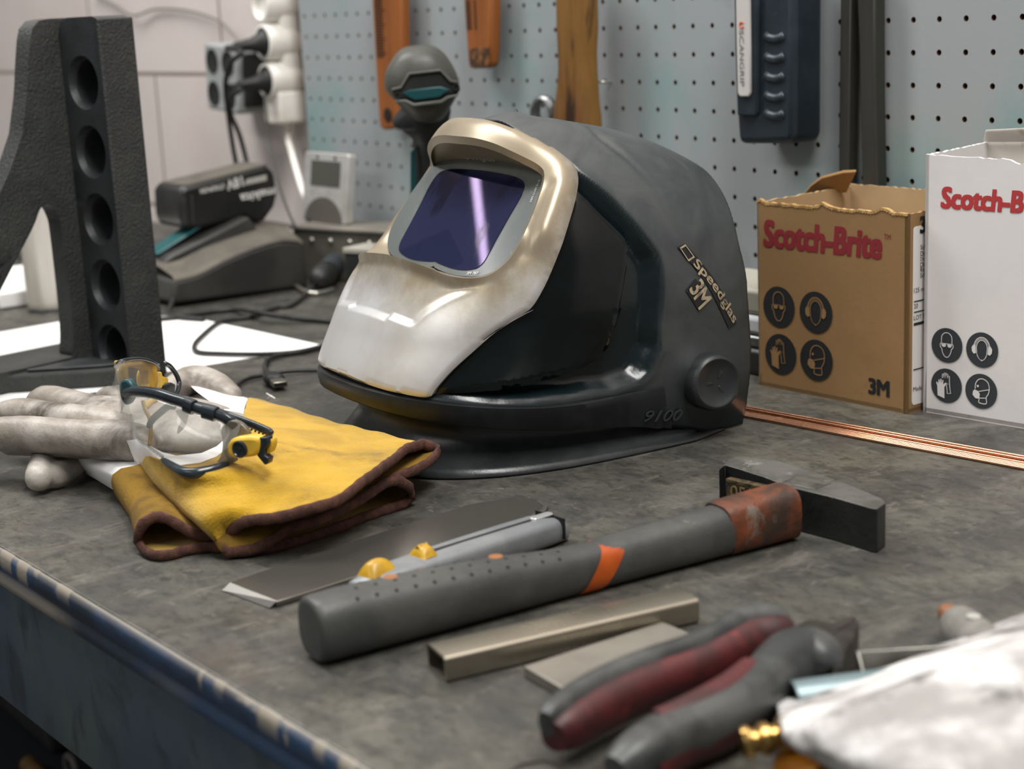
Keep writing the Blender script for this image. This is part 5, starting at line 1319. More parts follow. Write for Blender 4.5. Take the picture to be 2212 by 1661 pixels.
MB().tube([hp(t, r * 1.03 + .0003) for t, r in st_], [(r * .92, r * 1.05) for t, r in st_], 28, up=(0, 0, 1), expo=3.4).link('collar', mat('rusty orange', '#7c3c1c', .5, c2='#35281f', scale=26, lo=.32, hi=.62, c3='#6b6258', scale3=40, lo3=.60, hi3=.7, bump=.4, bscale=90), ham, smooth=60)
# orange band round the grip
rows = []
for t0 in (.508, .526, .544, .558):
    r = .0126; ring = []
    for k in range(33):
        w_ = 2 * PI * k / 32; c, q = math.cos(w_), math.sin(w_); c2_ = math.copysign(abs(c) ** (2 / 2.7), c); q2_ = math.copysign(abs(q) ** (2 / 2.7), q)
        ring.append(hp(t0 + .006 + .030 * c2_, .0124 + r * 1.0 * c2_, r * .985 * q2_))
    rows.append(ring)
MB().grid(rows).link('orange_band', mat('orange paint', '#bb5614', .42, c2='#a34410', scale=30, c3='#6b4a33', scale3=90, lo3=.64, hi3=.72), ham, smooth=True)
# pits in the grip
pit = mat('pit black', '#121212', .8); 
for row, (sd, up_) in enumerate(((.0085, .0283), (.0010, .0318), (-.0065, .0295))):
    for k in range(12):
        t = .055 + k * .036 + (.012 if row == 1 else 0)
        r = np.interp(t, [0, .05, .2, .35, .45, .52], [.0138, .016, .0152, .014, .0124, .012]); kk = r / .016
        nrm_ = nrm(hs * sd * 1.2 + V(0, 0, up_ - .0163))
        w_ = math.atan2(sd * 1.05, up_ - .0163); c, q = math.cos(w_), math.sin(w_)
        p = hp(t, r * 1.02 + .0003 + r * 1.02 * math.copysign(abs(c) ** (2 / 2.7), c), r * .98 * math.copysign(abs(q) ** (2 / 2.7), q))
        MB().lathe([(.0011, -.0005), (.0011, .00012), (0, .00012)], p, nrm_, 10).link('grip_pit', pit, ham)
for k, t in enumerate((.14, .2, .345)):
    p = hp(t, .0319 - k * .0014, -.0035)
    MB().lathe([(.004, -.0008), (.0038, .0001), (0, .0002)], p, (0, 0, 1), 14).link('orange_wear', mat('faded orange', '#8a5a35', .6), ham)
# head: peen wedge to the right, square poll to the left
u0 = hp(1.0, 0, 0)
H_ = .0258
ph0 = at_z(1893, 1187, 0); ax = nrm((ph0 - at_z(1724, 1147, 0))); 
pw = V(-ax[1], ax[0], 0); pw = pw if pw @ hd > 0 else -pw
fc_h = at_z(1716, 1145, 0)                                         # lower front corner where handle meets the head
Lr = np.linalg.norm(ph0 - fc_h); 
plan_px = [(1553, 1014), (1566, 1004), (1600, 1014), (1650, 1030), (1708, 1052), (1800, 1074), (1884, 1098), (1895, 1099), (1913, 1086), (1906, 1077), (1840, 1049), (1760, 1020), (1690, 998), (1640, 987), (1597, 985), (1575, 991)]
plan_ = [(-.058, .001), (-.052, -.0005), (-.030, .0035), (-.014, .0), (.004, -.0012), (Lr * .55, -.0006), (Lr - .001, .0), (Lr + .0015, .0015), (Lr + .0015, .0085), (Lr - .001, .0100), (.022, .0225), (.004, .0240), (-.014, .0235), (-.036, .0205), (-.052, .0215), (-.058, .0200)]
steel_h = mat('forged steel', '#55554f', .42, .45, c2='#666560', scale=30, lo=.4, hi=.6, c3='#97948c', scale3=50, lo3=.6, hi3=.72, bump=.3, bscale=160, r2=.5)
steel_shade = mat('shaded forged steel', '#232525', .42, .35, c2='#2e2f2e', scale=30, bump=.3, bscale=160, c3='#6f6e6a', scale3=55, lo3=.63, hi3=.73)  # darker copy of the steel for the sides, shade put into the colour
plan = []
for x, y in plan_px:
    p_ = at_z(x, y, H_) - fc_h; plan.append((p_ @ ax, p_ @ pw))
ho = MB().prism(plan, fc_h, ax, pw, (0, 0, 1), .0003, H_).link('head', [steel_shade, steel_h], ham, bevel=.0016, seg=2)
for p in ho.data.polygons: p.material_index = 1 if p.normal.z > .9 else 0  # upward faces take the lit copy, all others the shaded one
MB().prism([(-.050, .003), (-.016, .003), (-.016, H_ - .003), (-.050, H_ - .003)], fc_h, ax, (0, 0, 1), -pw, -.0042, .0006).link('stamped_cheek', mat('gilt stamping', '#5a4a2c', .5, .4, c2='#2c261c', scale=90, lo=.4, hi=.6, bump=.8, bscale=350), ham, bevel=.0008)
text_on('stamp', '0500', mat('gilt letters', '#84704a', .5, .4), ham, fc_h + ax * -.046 + V(0, 0, .012) - pw * .0007, ax, (0, 0, 1), .0075, .024, depth=.0004, lift=.0002)
MB().prism([(-.012, .004), (.012, .004), (.012, .020), (-.012, .020)], fc_h + ax * .0, ax, pw, (0, 0, 1), H_, H_ + .0004).link('eye_scuff', mat('scuffed steel', '#77766f', .4, .7, c2='#55544f', scale=80), ham, bevel=.0003)

# ================================================================== flat steel blade
B = [at_z(x, y, .0035) for x, y in [(497, 1258), (515, 1251), (640, 1208), (780, 1163), (900, 1125), (1010, 1090), (1111, 1073), (1165, 1078), (1184, 1092), (1178, 1104), (1150, 1116), (960, 1180), (800, 1235), (640, 1286), (597, 1299)]]
bm_ = MB(); n = len(B); bm_.add([p - V(0, 0, .0032) for p in B] + B, [tuple(range(n))[::-1], tuple(range(n, 2 * n))] + [(i, (i + 1) % n, n + (i + 1) % n, n + i) for i in range(n)])
polish = mat('polished dark steel', '#77746d', .22, .75, c2='#66645e', scale=10, r2=.34, stretch=(1, .3, 1))
bl = thing('steel_strip', 'long flat polished steel strip lying between the gloves and the utility knife', 'strip', sum(B) / n * [1, 1, 0] + V(0, 0, HB))
bm_.link('strip_body', polish, bl, bevel=.0006)
e = [at_z(480, 1275, .0005), at_z(582, 1313, .0005), at_z(597, 1299, .0036), at_z(497, 1258, .0036)]
MB().add(e + [p * [1, 1, 0] + V(0, 0, HB + .0002) for p in (e[3], e[2])], [(0, 1, 2, 3), (0, 4, 5, 1)]).link('bevelled_edge', mat('bright edge', '#75736e', .4, .8), bl)
e = [at_z(1165, 1078, .0037), at_z(1184, 1092, .0037), at_z(1178, 1104, .0037), at_z(1150, 1116, .0037), at_z(1147, 1111, .0037), at_z(1171, 1100, .0037), at_z(1174, 1093, .0037), at_z(1160, 1083, .0037)]
MB().add(e, [(0, 1, 6, 7), (1, 2, 5, 6), (2, 3, 4, 5)]).link('ground_tip', mat('bright edge', '#000000'), bl)

# ================================================================== utility knife
KZ = .012
kb_, kt_ = at_z(760, 1285, .007), at_z(1212, 1138, .007)
kd_ = nrm(kt_ - kb_); ks_ = V(kd_[1], -kd_[0], 0); ks_ = ks_ if ks_ @ CAM_R[0] > 0 else -ks_; KL = np.linalg.norm(kt_ - kb_)
kn = thing('utility_knife', 'grey metal utility knife with yellow slider beside the hammer handle', 'knife', (kb_ + kt_) / 2 * [1, 1, 0] + V(0, 0, HB))
kgrey = mat('cast zinc grey', '#858789', .38, .3, c2='#75787a', scale=25, bump=.08, bscale=300)
def kp(t, s, z): return kb_ * [1, 1, 0] + V(0, 0, HB) + kd_ * KL * t + ks_ * s + V(0, 0, z)
rings = []
for t, wl, wr, zt_k in ((0, .004, .004, .009), (.02, .0075, .007, .013), (.12, .0105, .010, .016), (.3, .012, .012, .0165), (.5, .0125, .0125, .017), (.75, .0125, .0125, .017), (.88, .012, .012, .0168), (.95, .010, .0105, .015), (.985, .0085, .009, .0125), (1.0, .006, .007, .010)):
    r = []
    for k in range(24):
        w_ = 2 * PI * k / 24; c, q = math.cos(w_), math.sin(w_); c = math.copysign(abs(c) ** .62, c); q = math.copysign(abs(q) ** .62, q)
        r.append(kp(t, (wr if c > 0 else wl) * c, .0004 + zt_k / 2 * (1 + q)))
    rings.append(r)
MB().loft(rings).link('knife_body', kgrey, kn, smooth=50)
MB().add([kp(.36, -.0016, .0174), kp(.84, .0000, .0176), kp(.84, .0024, .0176), kp(.36, .0014, .0174)], [(0, 1, 2, 3)]).link('slider_slot', mat('slot black', '#161616', .7), kn)
MB().prism(rrect(.016, .006, .0025, 4), kp(.90, 0, .0170), kd_, ks_, (0, 0, -1), -.001, .0005).link('recess', mat('worn bright zinc', '#a8a9a8', .3, .5), kn, bevel=.0008)
MB().prism([(-.0004, -.0125), (.0004, -.0125), (.0004, .0125), (-.0004, .0125)], kp(.945, 0, .0100), kd_, ks_, (0, 0, 1), -.006, .0067).link('end_joint', pit, kn)
yel = mat('yellow plastic', '#c59a24', .35, c2='#a98218', scale=60)
sl = []
for t, hgt in ((0, .0), (.1, .0035), (.25, .0055), (.6, .0068), (.85, .0055), (1, .0)):
    sl.append([kp(.285 + .075 * t, s, .0155 + hgt * (1 - (abs(s) / .0075) ** 3)) for s in np.linspace(-.007, .007, 9)])
MB().grid(surf(sl, 3, 2)).link('slider', yel, kn, smooth=True)
bl_ = []
for t, hgt in ((0, .004), (.15, .010), (.4, .0125), (.7, .012), (.92, .009), (1, .004)):
    bl_.append([kp(.055 + .13 * t, s, .0095 + hgt * (1 - .75 * (abs(s + .001) / .0085) ** 2.2)) for s in np.linspace(-.0085, .0075, 9)])
MB().grid(surf(bl_, 3, 2)).link('release_button', yel, kn, smooth=True)
for k in range(3):
    MB().tube([kp(.30 + .018 * k, -.006, .0165), kp(.303 + .018 * k, 0, .0226), kp(.30 + .018 * k, .006, .0165)], .0006, 6).link('slider_rib', yel, kn, smooth=True)

# ================================================================== square tube, plate
q0, q1 = at_z(965, 1477, 0), at_z(1511, 1347, 0); td = nrm(q1 - q0); tn = V(-td[1], td[0], 0); TLn = np.linalg.norm(q1 - q0); TH_ = at_plane(965, 1424, q0, td)[2] - HB; TWd = float(np.linalg.norm(at_z(966, 1428, TH_) - at_z(934, 1393, TH_)))
tm = mat('brushed stainless', '#aaa393', .26, .92, c2='#979082', scale=14, stretch=(.25, 1, 1), r2=.36)
m = MB(); oL = rrect(TWd, TH_, .0022, 4, TWd / 2, TH_ / 2); iL = rrect(TWd - .003, TH_ - .003, .0012, 4, TWd / 2, TH_ / 2); n = len(oL)
P = [[q0 + td * s + tn * a + V(0, 0, b + .0002) for a, b in L_] for s in (0, TLn) for L_ in (oL, iL)]
m.loft([P[0], P[2]], True, False); m.loft([P[1][::-1], P[3][::-1]], True, False)
for a_, b_ in ((0, 1), (2, 3)): m.add(P[a_] + P[b_], [(i, (i + 1) % n, n + (i + 1) % n, n + i) for i in range(n)])
o = m.link('square_tube', tm, smooth=35); bm = bmesh.new(); bm.from_mesh(o.data); bmesh.ops.recalc_face_normals(bm, faces=bm.faces[:]); bm.to_mesh(o.data); bm.free()
tag(o, 'short square stainless steel tube in front of the hammer handle', 'tube')
hz = .006
pl4 = [at_z(x, y, hz) for x, y in [(1131, 1438), (1246, 1504), (1552, 1391), (1430, 1342)]]
m = MB().hexa([p - V(0, 0, hz - .0002) for p in pl4] + pl4)
o = m.link('steel_plate', mat('satin plate', '#8f8a80', .45, .6, c2='#817c73', scale=20, bump=.05), bevel=.0008); tag(o, 'flat rectangular satin steel plate between the square tube and the pliers', 'plate')
cu = MB().tube(spline([at_z(1415, 1245, .0165) , at_z(1432, 1268, .0170), at_z(1462, 1276, .0168), at_z(1492, 1262, .0165)], 4), [.001] * 13, 6)

# ================================================================== pliers
pli = thing('pliers', 'diagonal cutting pliers with dark red and black handles at the front right', 'pliers', at_z(1500, 1500, 0))
pred = mat('worn red grip', '#571f20', .5, c2='#331918', scale=26, lo=.38, hi=.66, bump=.1, bscale=150, c3='#7d2e29', scale3=50, lo3=.62, hi3=.75)
pblk = mat('worn black grip', '#2b2d2d', .42, c2='#4a4b49', scale=26, lo=.42, hi=.68, bump=.1, bscale=150)
def arm(path, radii, mt, nm, par, expo=2.4):
    pts = spline([at_z(x, y, h) for x, y, h in path], 5); rr = [V(*r) for r in spline([list(r) for r in radii], 5)]
    return MB().tube(pts, [(r[0], r[1]) for r in rr], 20, up=(0, 0, 1), expo=expo).link(nm, mt, par, smooth=60)
pa = [(1196, 1592, .013), (1220, 1570, .014), (1300, 1521, .0150), (1400, 1476, .0155), (1500, 1440, .016), (1565, 1412, .0165), (1618, 1386, .0165), (1670, 1378, .016), (1700, 1384, .014)]
ra = [(.006, .007), (.0098, .0095), (.0108, .0110), (.0108, .0112), (.0100, .0108), (.0100, .0116), (.0124, .0132), (.0124, .0130), (.0085, .0095)]
a1 = arm(pa, ra, pred, 'handle', pli)
# red inlays facing the viewer
def inlay(path, rads, par, side, lift_):
    pts = spline([at_z(x, y, h) for x, y, h in path], 5); rr = [V(*r) for r in spline([list(r) for r in rads], 5)]
    pts = [p + CAM_R[0] * side[0] - CAM_R[1] * side[1] + V(0, 0, lift_) for p in pts]
    return MB().tube(pts, [(r[0] * .86, r[1] * .84) for r in rr], 18, up=(0, 0, 1), expo=2.6).link('red_inlay', pred, par, smooth=60)
MB().tube([p + V(0, 0, .0028) - CAM_R[0] * .0030 + CAM_R[1] * -.0026 for p in spline([at_z(*p) for p in pa], 5)], [(r[0] * .60, r[1] * .84) for r in [V(*r) for r in spline([list(r) for r in ra], 5)]], 20, up=(0, 0, 1), expo=2.4).link('grip_back', pblk, a1, smooth=60)
pb = [(1330, 1668, .012), (1375, 1634, .014), (1450, 1592, .0150), (1530, 1560, .0155), (1600, 1520, .016), (1650, 1474, .0170), (1694, 1432, .0185), (1740, 1414, .0180), (1778, 1432, .016), (1790, 1452, .013)]
rb_ = [(.006, .007), (.0100, .0098), (.0110, .0112), (.0112, .0114), (.0106, .0112), (.0104, .0112), (.0114, .0124), (.0116, .0126), (.0100, .0112), (.0062, .0072)]
a2 = arm(pb, rb_, pblk, 'handle', pli)
inlay(pb[1:5], [(.0080, .0080), (.0088, .0085), (.0088, .0085), (.0070, .0075)], a2, (.0050, -.0030), -.0012)
inlay(pb[2:6], [(.006, .006), (.0075, .007), (.0075, .007), (.006, .006)], a2, (-.0055, .0015), .0048)
jst = mat('oiled steel', '#4a463e', .4, .6, c2='#2b2926', scale=26, r2=.5)
def at_poly(pts, h0, h1, nm, mt, par, bev=.0015):
    T_ = [at_z(x, y, h1) for x, y in pts]; n_ = len(T_)
    return MB().add([p - V(0, 0, h1 - h0) for p in T_] + T_, [tuple(range(n_))[::-1], tuple(range(n_, 2 * n_))] + [(i, (i + 1) % n_, n_ + (i + 1) % n_, n_ + i) for i in range(n_)]).link(nm, mt, par, bevel=bev)
at_poly([(1690, 1372), (1705, 1356), (1745, 1336), (1768, 1334), (1800, 1352), (1818, 1362), (1812, 1382), (1798, 1404), (1760, 1412), (1712, 1396)][::-1], .006, .0195, 'pivot_plate', jst, pli)
at_poly([(1795, 1368), (1815, 1356), (1838, 1340), (1852, 1330), (1856, 1342), (1848, 1366), (1826, 1398), (1800, 1428), (1790, 1416), (1782, 1392)][::-1], .004, .0205, 'jaw', jst, pli, .002)
at_poly([(1764, 1336), (1800, 1342), (1840, 1326), (1850, 1330), (1836, 1342), (1812, 1358), (1790, 1362)][::-1], .0045, .0190, 'jaw', jst, pli, .0015)
MB().lathe([(.0055, 0), (.0052, .0012), (0, .0014)], at_z(1752, 1372, .0195), (0, 0, 1), 20).link('rivet', jst, pli, smooth=40)

# ================================================================== front right clutter
# trough-shaped channel
t0, t1 = at_z(1850, 1478, 0), at_z(2060, 1420, 0)
cd = nrm(t1 - t0); cn = V(-cd[1], cd[0], 0); ch = at_plane(1846, 1410, t0, cd)[2] - HB; ch = max(.012, min(.03, ch))
m = MB(); w_ = .030; ch = .020; t0 = at_z(1850, 1409, ch); t1 = at_z(2080, 1394, ch); cd = nrm(t1 - t0); t0 = t0 * [1, 1, 0] + V(0, 0, HB); cn = V(-cd[1], cd[0], 0); cn = cn if cn @ (CAM_P - t0) > 0 else -cn
for sec in ([(0, 0), (w_, 0), (w_, .0018), (0, .0018)], [(-.0022, 0), (.0, 0), (.0, ch), (-.0022, ch)], [(w_ - .0018, 0), (w_, 0), (w_, .006), (w_ - .0018, .006)]):
    m.prism(sec, t0 + V(0, 0, .0002), cn, V(0, 0, 1), cd, 0, .11)
m.prism([(0, 0), (w_ * .55, 0), (w_ * .45, ch * .5), (0, ch)], t0 + V(0, 0, .0002), cn, V(0, 0, 1), cd, 0, .0018)
o = m.link('steel_channel', mat('channel steel', '#74736d', .35, .8, c2='#5b5a55', scale=20), bevel=.0006); tag(o, 'open steel channel lying right of the pliers jaws', 'channel')
# pale tube end
p0, p1 = at_z(1712, 1498, .014), at_z(1850, 1480, .014); pd = nrm(p1 - p0)
m = MB().lathe([(.0078, 0), (.0092, .0), (.0095, .001), (.0095, .07), (.0078, .07)], p0 + V(0, 0, -.0042), pd, 28, caps=False)
m.lathe([(.0078, 0), (.0078, .05), (0, .05)], p0 + V(0, 0, -.0042), pd, 28, caps=False)
o = m.link('pale_tube', mat('pale blue metal', '#6d7d80', .35, .3), smooth=40); tag(o, 'pale blue-grey tube end between pliers and white pouch', 'tube')
# grey nozzle with a copper tip
n0, n1 = at_z(2062, 1350, .010), at_z(2140, 1415, .010); nd = nrm(n1 - n0)
tz = thing('torch_nozzle', 'small grey nozzle with a copper tip behind the white pouch', 'nozzle', n0 * [1, 1, 0] + V(0, 0, HB))
MB().lathe([(.0, -.002), (.0055, -.0018), (.0095, .003), (.0102, .008), (.0102, .030), (.0112, .034), (.0112, .060), (0, .060)], n0 + V(0, 0, .0015), nd, 28).link('nozzle_body', mat('sintered grey', '#6d6b65', .6, c2='#7d7a73', scale=80, bump=.3, bscale=300), tz, smooth=50)
MB().lathe([(.0, -.011), (.0042, -.0105), (.0050, -.008), (.0050, .0), (0, .0)], n0 + V(0, 0, .003), nd, 20).link('copper_tip', mat('dull copper', '#a5765a', .45, .7), tz, smooth=50)
MB().lathe([(.0035, 0), (.0032, .0006), (.0015, .0006), (.0, .0002)], n0 + nd * .02 + V(0, 0, .0117), (0, 0, 1), 16).link('side_port', mat('pale ring', '#a19f98', .4), tz)
# rust-brown bar at the right edge of the photo
c = at_z(2216, 1108, 0)
o = MB().tube([c + V(.006, .004, .010), c + V(.10, .06, .010)], .0098, 18).link('brown_rod', mat('rust brown', '#4a2a1c', .5, c2='#6b3a22', scale=40), smooth=40); tag(o, 'rust-brown round bar just at the right edge of the photo', 'bar')
# white stained pouch with brass fitting
canv = mat('stained white canvas', '#c9c7c5', .75, c2='#8f8b88', scale=16, lo=.42, hi=.62, c3='#4f4c48', scale3=34, lo3=.54, hi3=.70, bump=.25, bscale=120)
pou = thing('canvas_pouch', 'stained white canvas pouch with a brass fitting in the front right corner', 'pouch', at_z(2100, 1600, 0))
rows = [[at_z(1677, 1518, .004), at_z(1760, 1492, .005), at_z(1900, 1444, .009), at_z(2040, 1396, .013), at_z(2214, 1334, .018), at_z(2330, 1296, .020)],
        [at_z(1684, 1548, .019), at_z(1770, 1522, .022), at_z(1910, 1478, .027), at_z(2050, 1430, .032), at_z(2220, 1372, .037), at_z(2340, 1330, .039)],
        [at_z(1692, 1575, .031), at_z(1775, 1548, .037), at_z(1915, 1500, .043), at_z(2055, 1450, .048), at_z(2225, 1390, .053), at_z(2345, 1345, .055)],
        [at_z(1700, 1596, .031), at_z(1780, 1580, .038), at_z(1930, 1540, .045), at_z(2080, 1495, .049), at_z(2240, 1440, .053), at_z(2360, 1400, .054)],
        [at_z(1730, 1618, .030), at_z(1820, 1620, .037), at_z(1960, 1606, .043), at_z(2120, 1570, .046), at_z(2280, 1530, .049), at_z(2400, 1490, .050)],
        [at_z(1775, 1640, .026), at_z(1860, 1665, .033), at_z(2000, 1690, .038), at_z(2160, 1670, .041), at_z(2320, 1640, .044), at_z(2440, 1600, .045)],
        [at_z(1810, 1668, .018), at_z(1900, 1710, .024), at_z(2040, 1770, .028), at_z(2200, 1770, .030), at_z(2360, 1760, .032), at_z(2470, 1720, .034)]]
G = surf(rows, 6, 5)
for i, r in enumerate(G):
    for j, p in enumerate(r): r[j] = p + V(0, 0, .0010 * math.sin(i * .9 + j * .35) * math.sin(j * .6))
top_ = G
nr, nc = len(G), len(G[0])
bot = [[V(p[0], p[1], HB + .0006 + .004 * 0) for p in r] for r in G]
m = MB(); m.grid(G)
bd = [G[0], [r[-1] for r in G], G[-1][::-1], ]
for L_ in bd: m.grid([L_, [V(p[0], p[1], HB + .0022) for p in L_]])
# open left mouth: the cloth turns in a little
lft = [r[0] for r in G]; inn_ = [p + nrm(CAM_R[0] * [1, 1, 0]) * .02 + V(0, 0, -.006) for p in lft]
m.grid([lft, inn_]); 
o = m.link('pouch_body', canv, pou, smooth=60); q = o.modifiers.new('cloth', 'SOLIDIFY'); q.thickness = .0016; q.offset = -1
lin_ = MB().grid([[p + nrm(CAM_R[0] * [1, 1, 0]) * .018 + V(0, 0, -.002) for p in lft], [V(p[0], p[1], HB + .001) + nrm(CAM_R[0] * [1, 1, 0]) * .018 for p in lft]]).link('dark_lining', mat('dark lining', '#2a2a29', .8, c2='#44433f', scale=60), pou, smooth=60)
br_ = mat('brass', '#a98a52', .25, .95, c2='#84683a', scale=30, r2=.35)
b0, b1 = at_z(1604, 1606, .018), at_z(1730, 1578, .021); bd_ = nrm(b1 - b0)
MB().lathe([(.0035, 0), (.0062, 0), (.0068, .0015), (.0068, .003), (.0050, .004), (.0050, .006), (.0066, .0075), (.0066, .0105), (.0048, .0118), (.0048, .0140), (.0072, .0155), (.0076, .022), (.0076, .030), (0, .030)], b0, bd_, 32).link('brass_fitting', br_, pou, smooth=35)
o = MB().tube([at_z(1690, 1652, .006), at_z(1730, 1664, .006), at_z(1780, 1690, .006)], [.007, .008, .008], 16).link('hose_end', mat('orange hose', '#b87312', .5), smooth=50); tag(o, 'orange hose end lying under the white pouch mouth', 'hose')
o = MB().tube(spline([at_z(1100, 1666, .0008), at_z(1130, 1648, .0008), at_z(1180, 1642, .0008), at_z(1215, 1652, .0008)], 5), .0006, 6).link('bent_wire', mat('dull wire', '#4b453c', .6), smooth=True); tag(o, 'thin bent wire on the bench at the bottom edge left of the pliers', 'wire')
# ================================================================== welding gloves
def Zp(l): return [at_z(x, y, h) for x, y, h in l]
def ring_of(top, bottom, n=26):
    return np.vstack([resample(spline(Zp(top), 5), n), resample(spline(Zp(bottom), 5), n)])
suede = mat('yellow suede', '#c39a22', .9, c2='#a98417', scale=22, lo=.35, hi=.68, bump=.7, bscale=700, c3='#75591c', scale3=12, lo3=.60, hi3=.78, sheen=.25, spec=.2)
leather = mat('pale leather', '#857c72', .44, c2='#aaa39b', scale=20, lo=.35, hi=.62, bump=.22, bscale=300, c3='#43392f', scale3=17, lo3=.47, hi3=.72)
whitec = mat('white glove cuff lining', '#e8e6e4', .7, bump=.1, bscale=300)
bind = mat('brown binding', '#43281f', .85, c2='#5a382c', scale=160, bump=.6, bscale=900)
sdark = mat('suede inside', '#846418', .95, c2='#654b12', scale=30, bump=.3, bscale=500)
def cuff(rings, parent, amp=.0008):
    R = [spline(list(r) + [r[0]], 1) for r in rings]
    cols = [spline([np.array(r[j]) for r in rings], 7) for j in range(len(rings[0]))]
    m = len(cols[0]); G = []
    for i in range(m):
        G.append([cols[j][i] + V(0, 0, amp * math.sin(j * 1.1 + i * .5) * math.sin(i * .8 + j * .27) * (1 if j < len(cols) // 2 else .2)) for j in range(len(cols))])
    o = MB().loft(G, True, False).link('cuff', [suede, sdark], parent, smooth=True)
    q = o.modifiers.new('hide', 'SOLIDIFY'); q.thickness = .0016; q.offset = -1; q.material_offset = 1
    loop = G[-1]
    bm_ = MB(); pts = resample(loop, 110, True); pts = np.vstack([pts, pts[:2]])
    rr = [.0030 + .0002 * math.sin(i * 2.1) for i in range(len(pts))]
    bm_.tube(pts, [(r * .75, r * 1.15) for r in rr], 10, up=(0, 0, 1), caps=False).link('binding', bind, parent, smooth=True)
    return G
def hand_mesh(tubes, parent, name, mt, voxel=.0021):
    m = MB()
    for path, rad in tubes:
        pts = spline(Zp(path), 6); rr = [V(*r) for r in spline([list(r) if hasattr(r, '__len__') else [r, r] for r in rad], 6)]
        # rounded ends
        t0 = nrm(pts[0] - pts[1]); t1 = nrm(pts[-1] - pts[-2]); e0 = rr[0]; e1 = rr[-1]
        P = [pts[0] + t0 * e0[0] * .95, pts[0] + t0 * e0[0] * .75, pts[0] + t0 * e0[0] * .4] + pts + [pts[-1] + t1 * e1[0] * .4, pts[-1] + t1 * e1[0] * .75, pts[-1] + t1 * e1[0] * .95]
        Rr = [e0 * .25, e0 * .64, e0 * .90] + rr + [e1 * .90, e1 * .64, e1 * .25]
        m.tube(P, [(r[0], r[1]) for r in Rr], 20, up=(0, 0, 1))
    o = m.link(name, mt, parent, smooth=True)
    q = o.modifiers.new('merge', 'REMESH'); q.mode = 'VOXEL'; q.voxel_size = voxel; q.use_smooth_shade = True
    q = o.modifiers.new('soft', 'SMOOTH'); q.factor = .5; q.iterations = 5
    tx = bpy.data.textures.new('wrinkle', 'CLOUDS'); tx.noise_scale = .008; tx.noise_depth = 2
    q = o.modifiers.new('creases', 'DISPLACE'); q.texture = tx; q.strength = .0007; q.mid_level = .5; q.texture_coords = 'LOCAL'
    return o
# ---- lower glove
g2 = thing('welding_glove', 'lower welding glove, its cuff opening towards the bench front under the other glove', 'glove', at_z(330, 1120, 0), group=None)
seam2 = ring_of([(246, 1046, .010), (246, 1030, .018), (262, 1016, .023), (320, 1000, .024), (420, 960, .022), (520, 905, .015)], [(530, 906, .002), (430, 985, .001), (330, 1060, .001), (268, 1078, .001), (252, 1066, .004)])
mid2 = ring_of([(286, 1116, .007), (286, 1096, .015), (300, 1073, .021), (335, 1066, .0215), (420, 1050, .0165), (520, 1015, .014), (620, 975, .015), (705, 930, .010)], [(712, 940, .001), (560, 1040, .001), (420, 1110, .001), (330, 1140, .001), (296, 1134, .002)])
op2 = ring_of([(296, 1166, .008), (300, 1144, .016), (318, 1124, .0215), (345, 1117, .0225), (375, 1127, .020), (410, 1147, .014), (450, 1160, .009), (540, 1146, .009), (650, 1116, .012), (740, 1088, .016), (800, 1060, .020), (838, 1040, .023), (864, 1038, .022), (886, 1054, .014)], [(890, 1073, .006), (872, 1088, .0035), (800, 1112, .0030), (700, 1150, .0030), (560, 1188, .0030), (463, 1182, .0035), (405, 1188, .0032), (370, 1199, .0032), (333, 1201, .0032), (310, 1188, .0036)])
cuff([seam2, (seam2 + mid2) / 2 + V(0, 0, .0005), mid2, (mid2 + op2) / 2 + V(0, 0, .001), op2], g2)
h2r = ring_of([(160, 1004, .008), (158, 992, .014), (172, 982, .018), (220, 972, .020), (300, 945, .020), (380, 900, .014)], [(384, 905, .002), (300, 965, .001), (220, 1010, .001), (185, 1020, .001), (166, 1013, .003)])
sg2 = seam2 * .985 + seam2.mean(0) * .015
MB().loft([h2r, (h2r + sg2) / 2 + V(0, 0, .0006), sg2], True, False).link('wrist_band', whitec, g2, smooth=True)
hand_mesh([([(330, 950, .012), (250, 962, .012), (190, 972, .013)], [(.026, .010), (.026, .011), (.018, .010)]),
           ([(200, 984, .014), (160, 977, .017), (125, 977, .018), (101, 988, .016), (90, 1012, .013), (84, 1033, .011)], [.0085, .0085, .0090, .0095, .0100, .0096]),
           ([(92, 1032, .009), (125, 1026, .009), (165, 1006, .010)], [.008, .009, .008])], g2, 'hand', leather)
# ---- upper glove
g1 = thing('welding_glove', 'upper welding glove, large yellow cuff with brown binding, goggles lying on it', 'glove', at_z(500, 1010, 0))
seam1 = ring_of([(537, 858, .026), (530, 876, .034), (524, 905, .041), (512, 945, .045), (485, 976, .0465), (440, 998, .047), (390, 1006, .0455), (345, 996, .043), (318, 984, .037), (306, 1000, .028)], [(307, 1016, .022), (340, 1012, .021), (420, 985, .021), (500, 930, .021), (538, 880, .022)])
q1_ = ring_of([(628, 880, .028), (620, 904, .036), (606, 940, .042), (578, 975, .044), (530, 1004, .0455), (465, 1024, .0445), (405, 1030, .042), (352, 1022, .037), (326, 1034, .029)], [(332, 1046, .022), (380, 1046, .0205), (470, 1020, .020), (560, 960, .019), (630, 896, .022)])
mid1 = ring_of([(722, 910, .028), (712, 938, .034), (686, 972, .039), (630, 1010, .041), (555, 1040, .039), (475, 1060, .036), (412, 1068, .033), (378, 1080, .026)], [(380, 1096, .020), (440, 1090, .0185), (560, 1060, .0175), (670, 985, .018), (728, 924, .020)])
q3_ = ring_of([(815, 934, .030), (796, 962, .034), (768, 990, .036), (700, 1035, .037), (630, 1066, .035), (560, 1086, .031), (480, 1100, .030), (432, 1124, .024)], [(436, 1144, .016), (500, 1140, .0145), (600, 1110, .0155), (720, 1040, .0175), (822, 952, .020)])
